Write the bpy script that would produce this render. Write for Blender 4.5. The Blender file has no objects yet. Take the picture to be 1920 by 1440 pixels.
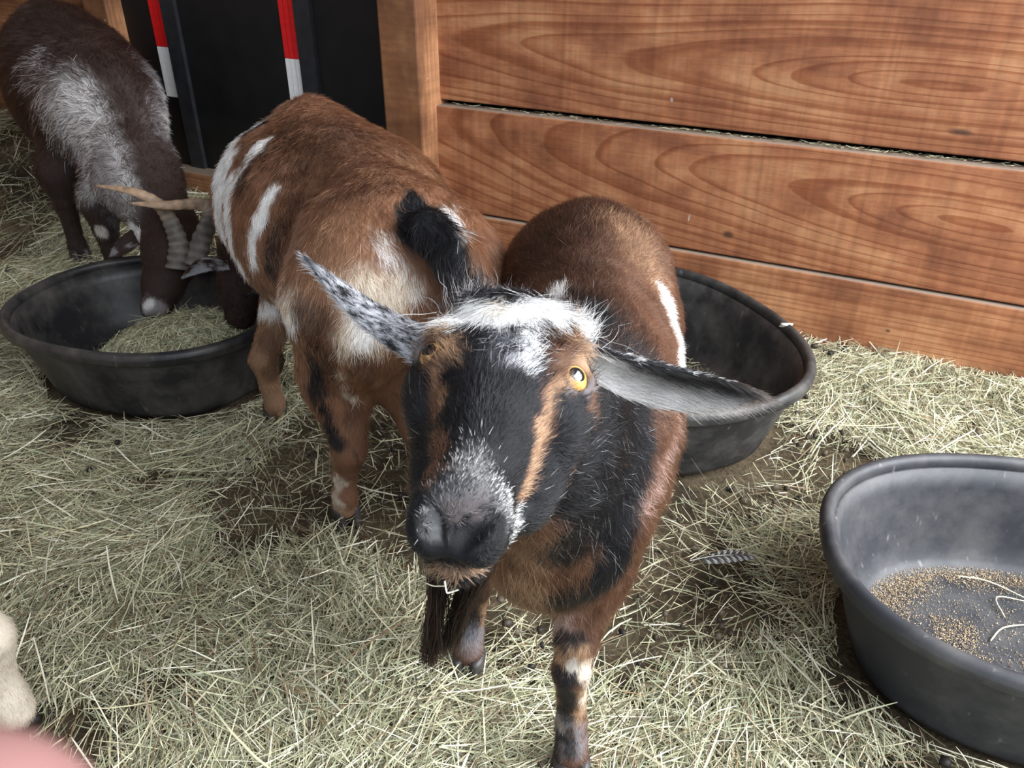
"""Goats in a barn pen: black rubber feed tubs, hay bedding, plank wall and a black door."""
import bpy, math
import numpy as np
import openvdb
from mathutils import Vector, Matrix

scene = bpy.context.scene
col = scene.collection
rng = np.random.default_rng(7)

# ------------------------------------------------------------------ camera
CAM_H = 0.95
PITCH = math.radians(30.3)
cam_data = bpy.data.cameras.new('camera')
cam = bpy.data.objects.new('camera', cam_data)
col.objects.link(cam)
cam.location = (0, 0, CAM_H)
cam.rotation_euler = (math.radians(90) - PITCH, 0, 0)
cam_data.sensor_width = 36.0
cam_data.lens = 36.0 * 1520 / 1920
cam_data.clip_start = 0.01
cam_data.dof.use_dof = True
cam_data.dof.focus_distance = 0.85
cam_data.dof.aperture_fstop = 24.0
scene.camera = cam

# ------------------------------------------------------------------ light
scene.view_settings.view_transform = 'Standard'
scene.view_settings.look = 'None'
scene.view_settings.gamma = 1.0
scene.view_settings.use_curve_mapping = False
scene.view_settings.exposure = 0.75

world = bpy.data.worlds.new('world')
scene.world = world
world.use_nodes = True
wn = world.node_tree
bg = wn.nodes['Background']
bg.inputs['Color'].default_value = (0.80, 0.89, 1.0, 1)
bg.inputs['Strength'].default_value = 0.62


def area_light(name, loc, target, size, size_y, power, colour):
    d = bpy.data.lights.new(name, 'AREA')
    d.shape = 'RECTANGLE'
    d.size, d.size_y, d.energy, d.color = size, size_y, power, colour
    o = bpy.data.objects.new(name, d)
    col.objects.link(o)
    o.location = loc
    o.rotation_euler = (Vector(target) - Vector(loc)).to_track_quat('-Z', 'Y').to_euler()
    return o


# daylight through the open sides of the barn: right and behind the photographer
area_light('daylight_right', (2.5, 0.45, 1.8), (0.3, 1.0, 0.2), 2.2, 1.8, 170, (0.94, 0.97, 1.0))
area_light('daylight_front', (1.2, -0.9, 2.1), (0.35, 0.7, 0.0), 2.4, 1.2, 42, (0.90, 0.95, 1.0))


# ------------------------------------------------------------------ scene-graph helpers
def tag(o, label=None, cat=None, group=None, kind=None):
    for k, v in (('label', label), ('category', cat), ('group', group), ('kind', kind)):
        if v:
            o[k] = v
    return o


def empty(name, loc, label=None, cat=None, group=None, kind=None):
    o = bpy.data.objects.new(name, None)
    o.empty_display_size = 0.05
    col.objects.link(o)
    o.location = loc
    return tag(o, label, cat, group, kind)


def link(name, mesh, mat=None, parent=None):
    o = bpy.data.objects.new(name, mesh)
    col.objects.link(o)
    if mat is not None:
        mesh.materials.append(mat)
    if parent is not None:
        o.parent = parent
        if parent.parent is None:
            o.matrix_parent_inverse = Matrix.Translation(parent.location).inverted()
    return o


def np_mesh(name, verts, faces, smooth=True, colors=None):
    """mesh from an (n,3) array and an (m,3|4) array (or list of lists)."""
    me = bpy.data.meshes.new(name)
    verts = np.asarray(verts, np.float32)
    if isinstance(faces, np.ndarray):
        m, k = faces.shape
        me.vertices.add(len(verts))
        me.vertices.foreach_set('co', verts.ravel())
        me.loops.add(m * k)
        me.loops.foreach_set('vertex_index', np.ascontiguousarray(faces, np.int32).ravel())
        me.polygons.add(m)
        me.polygons.foreach_set('loop_start', np.arange(0, m * k, k, dtype=np.int32))
        me.update(calc_edges=True)
    else:
        me.from_pydata(verts.tolist(), [], faces)
    me.validate()
    if smooth:
        me.polygons.foreach_set('use_smooth', np.ones(len(me.polygons), bool))
    if colors is not None:
        a = me.attributes.new('col', 'FLOAT_COLOR', 'POINT')
        c = np.ones((len(verts), 4), np.float32)
        c[:, :3] = colors
        a.data.foreach_set('color', c.ravel())
    return me


# ------------------------------------------------------------------ numpy noise
def _hash(ix, iy, iz, seed):
    h = (ix * 374761393 + iy * 668265263 + iz * 2147483647 + seed * 974634777) & 0xFFFFFFFF
    h = ((h ^ (h >> 13)) * 1274126177) & 0xFFFFFFFF
    h = ((h ^ (h >> 16)) * 2246822519) & 0xFFFFFFFF
    return ((h ^ (h >> 15)) & 0xFFFFFF) / float(0xFFFFFF)


def vnoise(P, scale, seed=0):
    """value noise in [-1,1] of (n,3) points."""
    q = np.asarray(P, float) * scale + 1000.0
    i = np.floor(q).astype(np.int64)
    f = q - i
    f = f * f * (3 - 2 * f)
    out = 0
    for dx in (0, 1):
        for dy in (0, 1):
            for dz in (0, 1):
                w = (f[:, 0] if dx else 1 - f[:, 0]) * (f[:, 1] if dy else 1 - f[:, 1]) * (f[:, 2] if dz else 1 - f[:, 2])
                out = out + w * _hash(i[:, 0] + dx, i[:, 1] + dy, i[:, 2] + dz, seed)
    return out * 2 - 1


def fbm(P, scale, seed=0, octaves=3):
    return sum(vnoise(P, scale * 2 ** o, seed + o) * 0.5 ** o for o in range(octaves))


def sstep(a, b, x):
    t = np.clip((x - a) / (b - a), 0, 1)
    return t * t * (3 - 2 * t)


def unit(v):
    v = np.asarray(v, float)
    return v / (np.linalg.norm(v, axis=-1, keepdims=True) + 1e-12)


# ------------------------------------------------------------------ the lie of the bedding
W_DIR = np.array([0.8886, -0.4586])      # along the plank wall, to the right
W_NRM = np.array([0.4586, 0.8886])       # into the plank wall
W_DIST = 1.91


def wall_pt(s, d, z):
    """s along the wall, d in front of the plank face."""
    p = W_DIR * s + W_NRM * (W_DIST - d)
    return (p[0], p[1], z)


def ground_z(x, y):
    x = np.asarray(x, float)
    y = np.asarray(y, float)
    s = x * W_DIR[0] + y * W_DIR[1]
    dw = W_DIST - (x * W_NRM[0] + y * W_NRM[1])
    z = 0.055 * sstep(0.75, 0.0, dw) * sstep(-0.6, -0.1, s) + 0.13 * sstep(-1.25, -2.2, s) * sstep(1.3, 0.2, dw)
    z += 0.17 * sstep(-2.25, -2.75, s) * sstep(1.0, 0.3, dw)
    P = np.stack([x.ravel(), y.ravel(), np.zeros(x.size)], 1)
    z = z + (0.010 * vnoise(P, 4.0, 5) + 0.006 * vnoise(P, 11.0, 6)).reshape(x.shape)
    return z


# ------------------------------------------------------------------ signed-distance modelling
class Clay:
    """A solid built from smoothly joined rounded limbs, turned into one continuous skin."""

    def __init__(self, lo, hi, h):
        self.h = h
        self.lo = np.array(lo, float)
        n = np.ceil((np.array(hi) - self.lo) / h).astype(int) + 1
        self.n = n
        self.ax = [self.lo[i] + h * np.arange(n[i]) for i in range(3)]
        self.D = np.full(n, 0.2, np.float32)
        self.R = np.eye(3)
        self.T = np.zeros(3)

    def frame(self, R=None, T=None):
        self.R = np.eye(3) if R is None else np.array(R, float)   # columns = local axes
        self.T = np.zeros(3) if T is None else np.array(T, float)

    def w(self, p):
        return self.R @ np.array(p, float) + self.T

    def _box(self, pts, ext):
        lo = np.min(pts, 0) - ext
        hi = np.max(pts, 0) + ext
        a = np.clip(np.floor((lo - self.lo) / self.h).astype(int), 0, self.n - 1)
        b = np.clip(np.ceil((hi - self.lo) / self.h).astype(int) + 1, 1, self.n)
        sl = tuple(slice(a[i], b[i]) for i in range(3))
        g = [self.ax[0][sl[0]][:, None, None], self.ax[1][sl[1]][None, :, None], self.ax[2][sl[2]][None, None, :]]
        return sl, g

    def _mix(self, sl, d, k, cut):
        a = self.D[sl]
        d = d.astype(np.float32)
        if cut:
            h = np.maximum(k - np.abs(a + d), 0) / k
            self.D[sl] = np.maximum(a, -d) + h * h * k * 0.25
        else:
            h = np.maximum(k - np.abs(a - d), 0) / k
            self.D[sl] = np.minimum(a, d) - h * h * k * 0.25

    def limb(self, a, b, ra, rb, k=0.02, cut=False):
        a, b = self.w(a), self.w(b)
        sl, g = self._box([a, b], max(ra, rb) + k + 4 * self.h)
        ab = b - a
        t = sum((g[i] - a[i]) * ab[i] for i in range(3)) / max(ab @ ab, 1e-9)
        t = np.clip(t, 0, 1)
        d = np.sqrt(sum((g[i] - a[i] - t * ab[i]) ** 2 for i in range(3))) - (ra + (rb - ra) * t)
        self._mix(sl, d, k, cut)

    def chain(self, pts, radii, k=0.015, cut=False):
        for i in range(len(pts) - 1):
            self.limb(pts[i], pts[i + 1], radii[i], radii[i + 1], k, cut)

    def ball(self, c, r, k=0.02, axes=None, cut=False):
        """ellipsoid: r = three radii; axes = rows of local directions (in the current frame)."""
        c = self.w(c)
        r = np.array(r if np.ndim(r) else (r, r, r), float)
        A = self.R.T if axes is None else np.array([self.R @ unit(v) for v in axes])
        sl, g = self._box([c], r.max() + k + 4 * self.h)
        q = [sum(A[j, i] * (g[i] - c[i]) for i in range(3)) for j in range(3)]
        k0 = np.sqrt(sum((q[j] / r[j]) ** 2 for j in range(3)))
        k1 = np.sqrt(sum((q[j] / r[j] ** 2) ** 2 for j in range(3)))
        d = k0 * (k0 - 1) / np.maximum(k1, 1e-6)
        d = np.where(k0 < 1e-3, -r.min(), d)
        self._mix(sl, d, k, cut)

    def skin(self):
        b = 3 * self.h
        D = np.clip(self.D, -b, b)
        grid = openvdb.FloatGrid(b)
        grid.copyFromArray(D)
        pts, tris, quads = grid.convertToPolygons(0.0, 0.0)
        V = np.array(pts, float) * self.h + self.lo
        Q = np.array(quads, np.int64)
        # outward orientation
        a, c, d_ = V[Q[:, 0]], V[Q[:, 1]], V[Q[:, 2]]
        n = np.cross(c - a, d_ - a)
        cen = (a + d_) / 2
        idx = np.clip(((cen + unit(n) * self.h - self.lo) / self.h).round().astype(int), 0, self.n - 1)
        if np.mean(self.D[idx[:, 0], idx[:, 1], idx[:, 2]]) < 0:
            Q = Q[:, ::-1].copy()
        return V, Q


def vert_normals(V, Q):
    n = np.cross(V[Q[:, 2]] - V[Q[:, 0]], V[Q[:, 3]] - V[Q[:, 1]])
    N = np.zeros_like(V)
    for i in range(4):
        np.add.at(N, Q[:, i], n)
    return unit(N)


# ------------------------------------------------------------------ coat: markings and hair
def seg_dist(P, pts):
    pts = np.array(pts, float).reshape(-1, 3)
    best = np.linalg.norm(P - pts[0], axis=1)
    for a, b in zip(pts[:-1], pts[1:]):
        ab = b - a
        t = np.clip((P - a) @ ab / max(ab @ ab, 1e-9), 0, 1)
        best = np.minimum(best, np.linalg.norm(P - a - t[:, None] * ab, axis=1))
    return best


def paint(P, base, marks, palette, wob=0.006, wscale=60.0, jitter=None):
    """coat colour at points P: base colour, then strokes (colour, radius, softness, cover, points)."""
    C = np.tile(np.array(palette[base], float), (len(P), 1))
    wb = wob * fbm(P, wscale, 11)
    if jitter is not None:
        clump = np.clip(jitter + 0.30 * vnoise(P, wscale * 7, 17), 0.001, 0.999)
    for i, (c, r, soft, cover, pts) in enumerate(marks):
        pts = np.array(pts, float).reshape(-1, 3)
        lo, hi = pts.min(0) - r - soft - wob * 2, pts.max(0) + r + soft + wob * 2
        m = np.all((P > lo) & (P < hi), axis=1)
        if not m.any():
            continue
        d = seg_dist(P[m], pts) + wb[m]
        w = sstep(r + soft, r - soft, d)
        if jitter is not None:
            # single hairs are one colour or the other, a little clumped
            w = np.where(clump[m] < w * cover, 1.0, 0.0)
        else:
            w = w * cover
        C[m] = C[m] * (1 - w[:, None]) + np.array(palette[c]) * w[:, None]
    return C


def field(P, guides, power=3.0):
    """inverse-distance blend of guide vectors: guides = [(position, value), ...]"""
    G = np.array([g[0] for g in guides], float)
    Vv = np.array([np.atleast_1d(g[1]) for g in guides], float)
    num = np.zeros((len(P), Vv.shape[1]))
    den = np.zeros(len(P))
    for p, v in zip(G, Vv):
        w = 1.0 / (np.linalg.norm(P - p, axis=1) ** power + 1e-6)
        num += w[:, None] * v
        den += w
    return num / den[:, None]


def grow_coat(name, V, Q, N_hairs, flow, length, colour, mat, parent, lift=0.28, rad=0.00016, seed=1, weight=None, clump=0.35, shade=0.25, flecks=0.0):
    r = np.random.default_rng(seed)
    T = np.concatenate([Q[:, [0, 1, 2]], Q[:, [0, 2, 3]]])
    n = np.cross(V[T[:, 1]] - V[T[:, 0]], V[T[:, 2]] - V[T[:, 0]])
    area = np.linalg.norm(n, axis=1)
    if weight is not None:
        area = area * weight((V[T[:, 0]] + V[T[:, 1]] + V[T[:, 2]]) / 3)
    VN = vert_normals(V, Q)
    f = r.choice(len(T), N_hairs, p=area / area.sum())
    a, b = r.random(N_hairs), r.random(N_hairs)
    sw = a + b > 1
    a[sw], b[sw] = 1 - a[sw], 1 - b[sw]
    w = np.stack([1 - a - b, a, b], 1)[:, :, None]
    P = (V[T[f]] * w).sum(1)
    Nn = unit((VN[T[f]] * w).sum(1))
    D = flow(P)
    D = D + clump * np.stack([vnoise(P, 45, seed + 20), vnoise(P, 45, seed + 21), vnoise(P, 45, seed + 22)], 1) \
        + 0.22 * r.normal(size=(N_hairs, 3))
    D = unit(D - Nn * (D * Nn).sum(1, keepdims=True))
    L = length(P).ravel() * (0.65 + 0.6 * r.random(N_hairs))
    lf = np.clip(lift + 0.22 * vnoise(P, 60, seed + 30) + 0.12 * r.normal(size=N_hairs), 0.06, 0.9)[:, None]
    C = colour(P, r.random(N_hairs))
    C = np.clip(C * ((0.70 + 0.6 * r.random(N_hairs)) * (1 + shade * fbm(P, 55, seed + 40)))[:, None], 0, 1)
    if flecks:                                   # odd pale guard hairs in the dark coat
        odd = (r.random(N_hairs) < flecks) & (C.max(1) < 0.03) & (L > 0.011)
        C[odd] = 0.38
    K = 4
    pts = np.zeros((N_hairs, K, 3))
    droop = 0.25 * lf
    for k in range(K):
        t = k / (K - 1)
        pts[:, k] = P - Nn * 0.0006 + L[:, None] * (D * t + Nn * (lf * t - droop * t * t))
    R = np.tile(np.array([1.0, 0.9, 0.65, 0.12]) * rad, (N_hairs, 1))
    return curves(name, pts, R, C, mat, parent)


def curves(name, pts, radii, colours, mat, parent):
    n, K = pts.shape[:2]
    cu = bpy.data.hair_curves.new(name)
    cu.add_curves([K] * n)
    cu.points.foreach_set('position', np.ascontiguousarray(pts, np.float32).ravel())
    ra = cu.attributes.get('radius') or cu.attributes.new('radius', 'FLOAT', 'POINT')
    ra.data.foreach_set('value', np.ascontiguousarray(radii, np.float32).ravel())
    ca = cu.attributes.new('col', 'FLOAT_COLOR', 'CURVE')
    c4 = np.ones((n, 4), np.float32)
    c4[:, :3] = colours
    ca.data.foreach_set('color', c4.ravel())
    o = link(name, cu, mat, parent)
    return o


# ------------------------------------------------------------------ material helpers
def new_mat(name):
    m = bpy.data.materials.new(name)
    m.use_nodes = True
    nt = m.node_tree
    return m, nt, nt.nodes['Principled BSDF']


def node(nt, kind, **kw):
    n = nt.nodes.new(kind)
    for k, v in kw.items():
        if k in n.inputs.keys():
            n.inputs[k].default_value = v
        else:
            setattr(n, k, v)
    return n


def ramp(nt, fac, stops):
    r = nt.nodes.new('ShaderNodeValToRGB')
    while len(r.color_ramp.elements) < len(stops):
        r.color_ramp.elements.new(0.5)
    for e, (p, c) in zip(r.color_ramp.elements, stops):
        e.position = p
        e.color = tuple(c) + (1,)
    nt.links.new(fac, r.inputs['Fac'])
    return r.outputs['Color']


def plain(name, colour, rough=0.6, noise=0.0, nscale=40, bump=0.0, spec=0.5):
    m, nt, b = new_mat(name)
    b.inputs['Roughness'].default_value = rough
    b.inputs['Specular IOR Level'].default_value = spec
    b.inputs['Base Color'].default_value = tuple(colour) + (1,)
    if noise or bump:
        tc = node(nt, 'ShaderNodeTexCoord')
        nz = node(nt, 'ShaderNodeTexNoise', Scale=nscale, Detail=5.0)
        nt.links.new(tc.outputs['Object'], nz.inputs['Vector'])
        if noise:
            c = np.array(colour)
            o = ramp(nt, nz.outputs['Fac'], [(0.3, np.clip(c * (1 - noise), 0, 1)), (0.7, np.clip(c * (1 + noise), 0, 1))])
            nt.links.new(o, b.inputs['Base Color'])
        if bump:
            bp = node(nt, 'ShaderNodeBump', Strength=bump, Distance=0.002)
            nt.links.new(nz.outputs['Fac'], bp.inputs['Height'])
            nt.links.new(bp.outputs['Normal'], b.inputs['Normal'])
    return m


def skin_mat():
    m, nt, b = new_mat('goat_skin')
    a = node(nt, 'ShaderNodeAttribute', attribute_name='col')
    nt.links.new(a.outputs['Color'], b.inputs['Base Color'])
    b.inputs['Roughness'].default_value = 0.75
    b.inputs['Specular IOR Level'].default_value = 0.25
    tc = node(nt, 'ShaderNodeTexCoord')
    vz = node(nt, 'ShaderNodeTexVoronoi', Scale=700.0)
    nt.links.new(tc.outputs['Object'], vz.inputs['Vector'])
    bp = node(nt, 'ShaderNodeBump', Strength=0.35, Distance=0.0006)
    nt.links.new(vz.outputs['Distance'], bp.inputs['Height'])
    nt.links.new(bp.outputs['Normal'], b.inputs['Normal'])
    return m


def hair_mat(name='goat_hair', rough=0.27):
    m, nt, b = new_mat(name)
    nt.nodes.remove(b)
    a = node(nt, 'ShaderNodeAttribute', attribute_name='col')
    h = node(nt, 'ShaderNodeBsdfHairPrincipled')
    h.parametrization = 'COLOR'
    h.inputs['Roughness'].default_value = rough
    h.inputs['Radial Roughness'].default_value = 0.5
    h.inputs['Random Roughness'].default_value = 0.2
    h.inputs['IOR'].default_value = 1.42
    nt.links.new(a.outputs['Color'], h.inputs['Color'])
    out = [n for n in nt.nodes if n.type == 'OUTPUT_MATERIAL'][0]
    d = node(nt, 'ShaderNodeBsdfDiffuse')
    nt.links.new(a.outputs['Color'], d.inputs['Color'])
    mx = node(nt, 'ShaderNodeMixShader', Fac=0.45)
    nt.links.new(h.outputs[0], mx.inputs[1])
    nt.links.new(d.outputs[0], mx.inputs[2])
    nt.links.new(mx.outputs[0], out.inputs['Surface'])
    return m


SKIN = skin_mat()
HAIR = hair_mat()
# ------------------------------------------------------------------ plank wall, posts and door
def wood_mat(name, seed, tone=1.0, pith=(0.10, -0.10), dark=0.5, ring=70.0, red=1.0, tilt=0.03, knots=()):
    """sawn softwood: growth rings about a pith line that runs nearly along the board (object x)."""
    m, nt, b = new_mat(name)
    L = nt.links.new
    tc = node(nt, 'ShaderNodeTexCoord')
    mp = node(nt, 'ShaderNodeMapping')
    mp.inputs['Location'].default_value = (seed * 3.7, 0, 0)
    L(tc.outputs['Object'], mp.inputs['Vector'])
    # slow wander of the pith along the board
    sc = node(nt, 'ShaderNodeMapping')
    sc.inputs['Scale'].default_value = (0.35, 1.0, 1.5)
    L(mp.outputs[0], sc.inputs['Vector'])
    wob = node(nt, 'ShaderNodeTexNoise', Scale=1.6, Detail=3.0, Roughness=0.45)
    L(sc.outputs[0], wob.inputs['Vector'])
    sep = node(nt, 'ShaderNodeSeparateXYZ')
    L(tc.outputs['Object'], sep.inputs[0])
    sw = node(nt, 'ShaderNodeSeparateXYZ')
    L(wob.outputs['Color'], sw.inputs[0])

    def mth(op, a, c):
        n = node(nt, 'ShaderNodeMath', operation=op)
        for i, v in enumerate((a, c)):
            if isinstance(v, (int, float)):
                n.inputs[i].default_value = v
            else:
                L(v, n.inputs[i])
        return n.outputs[0]

    zz = mth('ADD', sep.outputs['Z'], mth('MULTIPLY', mth('SUBTRACT', sw.outputs[0], 0.5), 0.085))
    zz = mth('SUBTRACT', zz, pith[0])
    zz = mth('ADD', zz, mth('MULTIPLY', sep.outputs['X'], tilt))
    yy = mth('ADD', mth('MULTIPLY', mth('SUBTRACT', sw.outputs[1], 0.5), 0.14), mth('ADD', mth('MULTIPLY', sep.outputs['X'], pith[1]), 0.02))
    r = mth('SQRT', mth('ADD', mth('MULTIPLY', zz, zz), mth('MULTIPLY', yy, yy)), 0.0)
    cr = node(nt, 'ShaderNodeCombineXYZ')
    L(r, cr.inputs[0])
    rn = node(nt, 'ShaderNodeTexNoise', Scale=28.0, Detail=3.0)
    L(cr.outputs[0], rn.inputs['Vector'])
    fr = mth('FRACT', mth('ADD', mth('MULTIPLY', r, ring), mth('MULTIPLY', rn.outputs['Fac'], 3.2)), 0.0)
    # fine fibres and saw marks
    fs = node(nt, 'ShaderNodeMapping')
    fs.inputs['Scale'].default_value = (6, 40, 220)
    L(mp.outputs[0], fs.inputs['Vector'])
    fib = node(nt, 'ShaderNodeTexNoise', Scale=1.0, Detail=4.0)
    L(fs.outputs[0], fib.inputs['Vector'])
    ss = node(nt, 'ShaderNodeMapping')
    ss.inputs['Scale'].default_value = (70, 10, 2.2)
    L(mp.outputs[0], ss.inputs['Vector'])
    saw = node(nt, 'ShaderNodeTexNoise', Scale=1.0, Detail=3.0)
    L(ss.outputs[0], saw.inputs['Vector'])
    bs = node(nt, 'ShaderNodeMapping')
    bs.inputs['Scale'].default_value = (5, 5, 9)
    L(mp.outputs[0], bs.inputs['Vector'])
    big = node(nt, 'ShaderNodeTexNoise', Scale=1.0, Detail=6.0, Roughness=0.62)
    L(bs.outputs[0], big.inputs['Vector'])
    t = tone
    early = ramp(nt, big.outputs['Fac'], [(0.36, (0.19 * t * red, 0.070 * t, 0.034 * t)), (0.5, (0.30 * t * red, 0.120 * t, 0.056 * t)), (0.64, (0.40 * t, 0.195 * t, 0.095 * t))])
    late = ramp(nt, big.outputs['Fac'], [(0.3, (0.11 * t * red, 0.032 * t, 0.015 * t)), (0.7, (0.24 * t * red, 0.072 * t, 0.024 * t))])
    lw = ramp(nt, fr, [(0.0, (0, 0, 0)), (0.55, (0.05, 0.05, 0.05)), (0.84, (1, 1, 1)), (0.93, (0.9, 0.9, 0.9)), (1.0, (0, 0, 0))])
    lwf = mth('MULTIPLY', lw, dark)
    mx = node(nt, 'ShaderNodeMix', data_type='RGBA')
    L(lwf, mx.inputs[0])
    L(early, mx.inputs[6])
    L(late, mx.inputs[7])
    # saw streaks and fibres modulate the stain
    k = mth('ADD', mth('MULTIPLY', saw.outputs['Fac'], 0.70), mth('MULTIPLY', fib.outputs['Fac'], 0.60))
    k = mth('ADD', k, 0.36)
    ml = node(nt, 'ShaderNodeMix', data_type='RGBA', blend_type='MULTIPLY')
    ml.inputs[0].default_value = 1.0
    L(mx.outputs[2], ml.inputs[6])
    L(k, ml.inputs[7])
    # dark knots
    kn = ml.outputs[2]
    for kx, kz, rx, rz in knots:
        a_ = mth('DIVIDE', mth('SUBTRACT', sep.outputs['X'], kx), rx)
        c_ = mth('DIVIDE', mth('SUBTRACT', sep.outputs['Z'], kz), rz)
        q_ = mth('ADD', mth('SQRT', mth('ADD', mth('MULTIPLY', a_, a_), mth('MULTIPLY', c_, c_)), 0.0), mth('MULTIPLY', mth('SUBTRACT', big.outputs['Fac'], 0.5), 1.6))
        kf = ramp(nt, q_, [(0.35, (0.85, 0.85, 0.85)), (0.95, (0, 0, 0))])
        km = node(nt, 'ShaderNodeMix', data_type='RGBA')
        L(kf, km.inputs[0])
        L(kn, km.inputs[6])
        km.inputs[7].default_value = (0.055, 0.028, 0.018, 1)
        kn = km.outputs[2]
    # pale splashes
    vs = node(nt, 'ShaderNodeMapping')
    vs.inputs['Scale'].default_value = (26, 26, 9)
    L(mp.outputs[0], vs.inputs['Vector'])
    vo = node(nt, 'ShaderNodeTexNoise', Scale=1.0, Detail=2.5, Roughness=0.7)
    L(vs.outputs[0], vo.inputs['Vector'])
    fl = ramp(nt, vo.outputs['Fac'], [(0.745, (0, 0, 0)), (0.775, (0.8, 0.8, 0.8))])
    m2 = node(nt, 'ShaderNodeMix', data_type='RGBA')
    L(fl, m2.inputs[0])
    L(kn, m2.inputs[6])
    m2.inputs[7].default_value = (0.55, 0.50, 0.45, 1)
    gm = node(nt, 'ShaderNodeNewGeometry')
    sn = node(nt, 'ShaderNodeSeparateXYZ')
    L(gm.outputs['True Normal'], sn.inputs[0])
    up = ramp(nt, sn.outputs['Z'], [(0.75, (0, 0, 0)), (0.95, (0.8, 0.8, 0.8))])
    m3 = node(nt, 'ShaderNodeMix', data_type='RGBA')
    L(up, m3.inputs[0])
    L(m2.outputs[2], m3.inputs[6])
    m3.inputs[7].default_value = (0.27, 0.23, 0.185, 1)      # dust lying on the top edges
    L(m3.outputs[2], b.inputs['Base Color'])
    b.inputs['Roughness'].default_value = 0.65
    b.inputs['Specular IOR Level'].default_value = 0.25
    bp = node(nt, 'ShaderNodeBump', Strength=0.35, Distance=0.0015)
    hgt = mth('ADD', mth('MULTIPLY', saw.outputs['Fac'], 0.8), mth('MULTIPLY', lw, 0.35))
    L(hgt, bp.inputs['Height'])
    L(bp.outputs['Normal'], b.inputs['Normal'])
    return m


def board(name, s0, s1, z0, z1, d0, d1, mat, parent, bev=0.004, knots=()):
    """a board on the wall plane; s along the wall, d outwards from the plank face. Its own origin sits at its centre."""
    cx = wall_pt((s0 + s1) / 2, (d0 + d1) / 2, (z0 + z1) / 2)
    hx, hd, hz = (s1 - s0) / 2, (d1 - d0) / 2, (z1 - z0) / 2
    V, F = [], []
    xs = [-hx, -hx + bev, hx - bev, hx]
    # rounded-edge box: ring profile in (d, z) swept along x
    prof = []
    for (sd, sz) in ((-1, -1), (1, -1), (1, 1), (-1, 1)):
        for a in (0.0, 0.5, 1.0):
            th = {(-1, -1): math.pi, (1, -1): 1.5 * math.pi, (1, 1): 0.0, (-1, 1): 0.5 * math.pi}[(sd, sz)] + a * math.pi / 2
            prof.append((sd * (hd - bev) + bev * math.cos(th), sz * (hz - bev) + bev * math.sin(th)))
    n = len(prof)
    for x in (-hx, hx):
        for (d, z) in prof:
            V.append((x, -d, z))
    for i in range(n):
        j = (i + 1) % n
        F.append([i, j, n + j, n + i])
    F.append(list(range(n))[::-1])
    F.append([n + i for i in range(n)])
    me = np_mesh(name, V, F, smooth=False)
    o = bpy.data.objects.new(name, me)
    col.objects.link(o)
    me.materials.append(mat)
    o.location = cx
    o.rotation_euler = (0, 0, math.atan2(W_DIR[1], W_DIR[0]))
    if parent is not None:
        o.parent = parent
        o.matrix_parent_inverse = Matrix.Translation(parent.location).inverted()
    return o


J1, J2, BH = 0.505, 0.222, 0.286
wood_a = wood_mat('wood_top_plank', 1, 1.0, (-0.02, 0.10), 0.8, 58, 1.0, 0.03, ((-0.087,-0.102,0.030,0.010),))
wood_b = wood_mat('wood_mid_plank', 2, 1.08, (0.02, -0.12), 0.8, 52, 1.0, 0.05, ((-0.517,-0.085,0.020,0.012),))
wood_c = wood_mat('wood_low_plank', 3, 1.18, (0.30, 0.05), 0.6, 62, 0.95, 0.02, ((-0.123,0.038,0.010,0.008),))
wood_l = wood_mat('wood_left_plank', 4, 0.80, (0.2, 0.05), 0.5, 70, 0.85, 0.02)
wood_p = wood_mat('wood_post', 5, 0.95, (0.5, 0.02), 0.45, 60, 0.85, 0.01)
wood_s = wood_mat('wood_sill', 6, 0.75, (0.3, 0.02), 0.45, 60, 0.8, 0.01)
DARK = plain('dark_gap', (0.012, 0.010, 0.008), 0.9)

wall = empty('wall_back', wall_pt(-0.3, 0, 0), kind='structure')
S0, S1 = -1.20, 1.45
board('plank', S0, S1, J1 + 0.010, J1 + BH + 0.02, -0.040, 0.000, wood_a, wall)
board('plank', S0, S1, J1 + BH + 0.026, J1 + 2 * BH, -0.040, 0.004, wood_l, wall)
board('plank', S0, S1, J2 + 0.004, J1 - 0.002, -0.030, 0.022, wood_b, wall)
board('plank', S0, S1, J2 - BH, J2 - 0.001, -0.030, 0.032, wood_c, wall)
board('plank', -3.95, -2.46, 0.72, 0.72 + BH, -0.040, 0.0, wood_l, wall)
board('plank', -3.95, -2.46, 0.43, 0.715, -0.040, 0.004, wood_l, wall)
board('plank', -3.95, -2.46, 0.14, 0.425, -0.040, 0.0, wood_l, wall)
board('plank', -3.95, -2.46, -0.15, 0.135, -0.040, 0.004, wood_l, wall)
board('backing', -3.95, 2.2, -0.2, 1.1, -0.16, -0.10, DARK, wall)


def post(s0, s1, d1, z1, mat):
    """upright timber: its grain runs along its own x, so the board lies on end."""
    o = board('post', -(z1 + 0.1) / 2, (z1 + 0.1) / 2, -(d1 + 0.04) / 2, (d1 + 0.04) / 2, -(s1 - s0) / 2, (s1 - s0) / 2, mat, None, 0.006)
    o.parent = wall
    o.matrix_parent_inverse = Matrix.Translation(wall.location).inverted()
    R = Matrix(((0, W_DIR[0], W_NRM[0]), (0, W_DIR[1], W_NRM[1]), (1, 0, 0)))
    # local x -> up, local y -> along the wall, local z -> into the wall
    o.matrix_basis = Matrix.Translation(wall_pt((s0 + s1) / 2, d1 / 2 - 0.02, (z1 - 0.1) / 2)) @ R.to_4x4()
    return o


post(-1.318, -1.200, 0.095, 1.3, wood_p)
post(-2.500, -2.392, 0.030, 1.3, wood_p)

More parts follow.
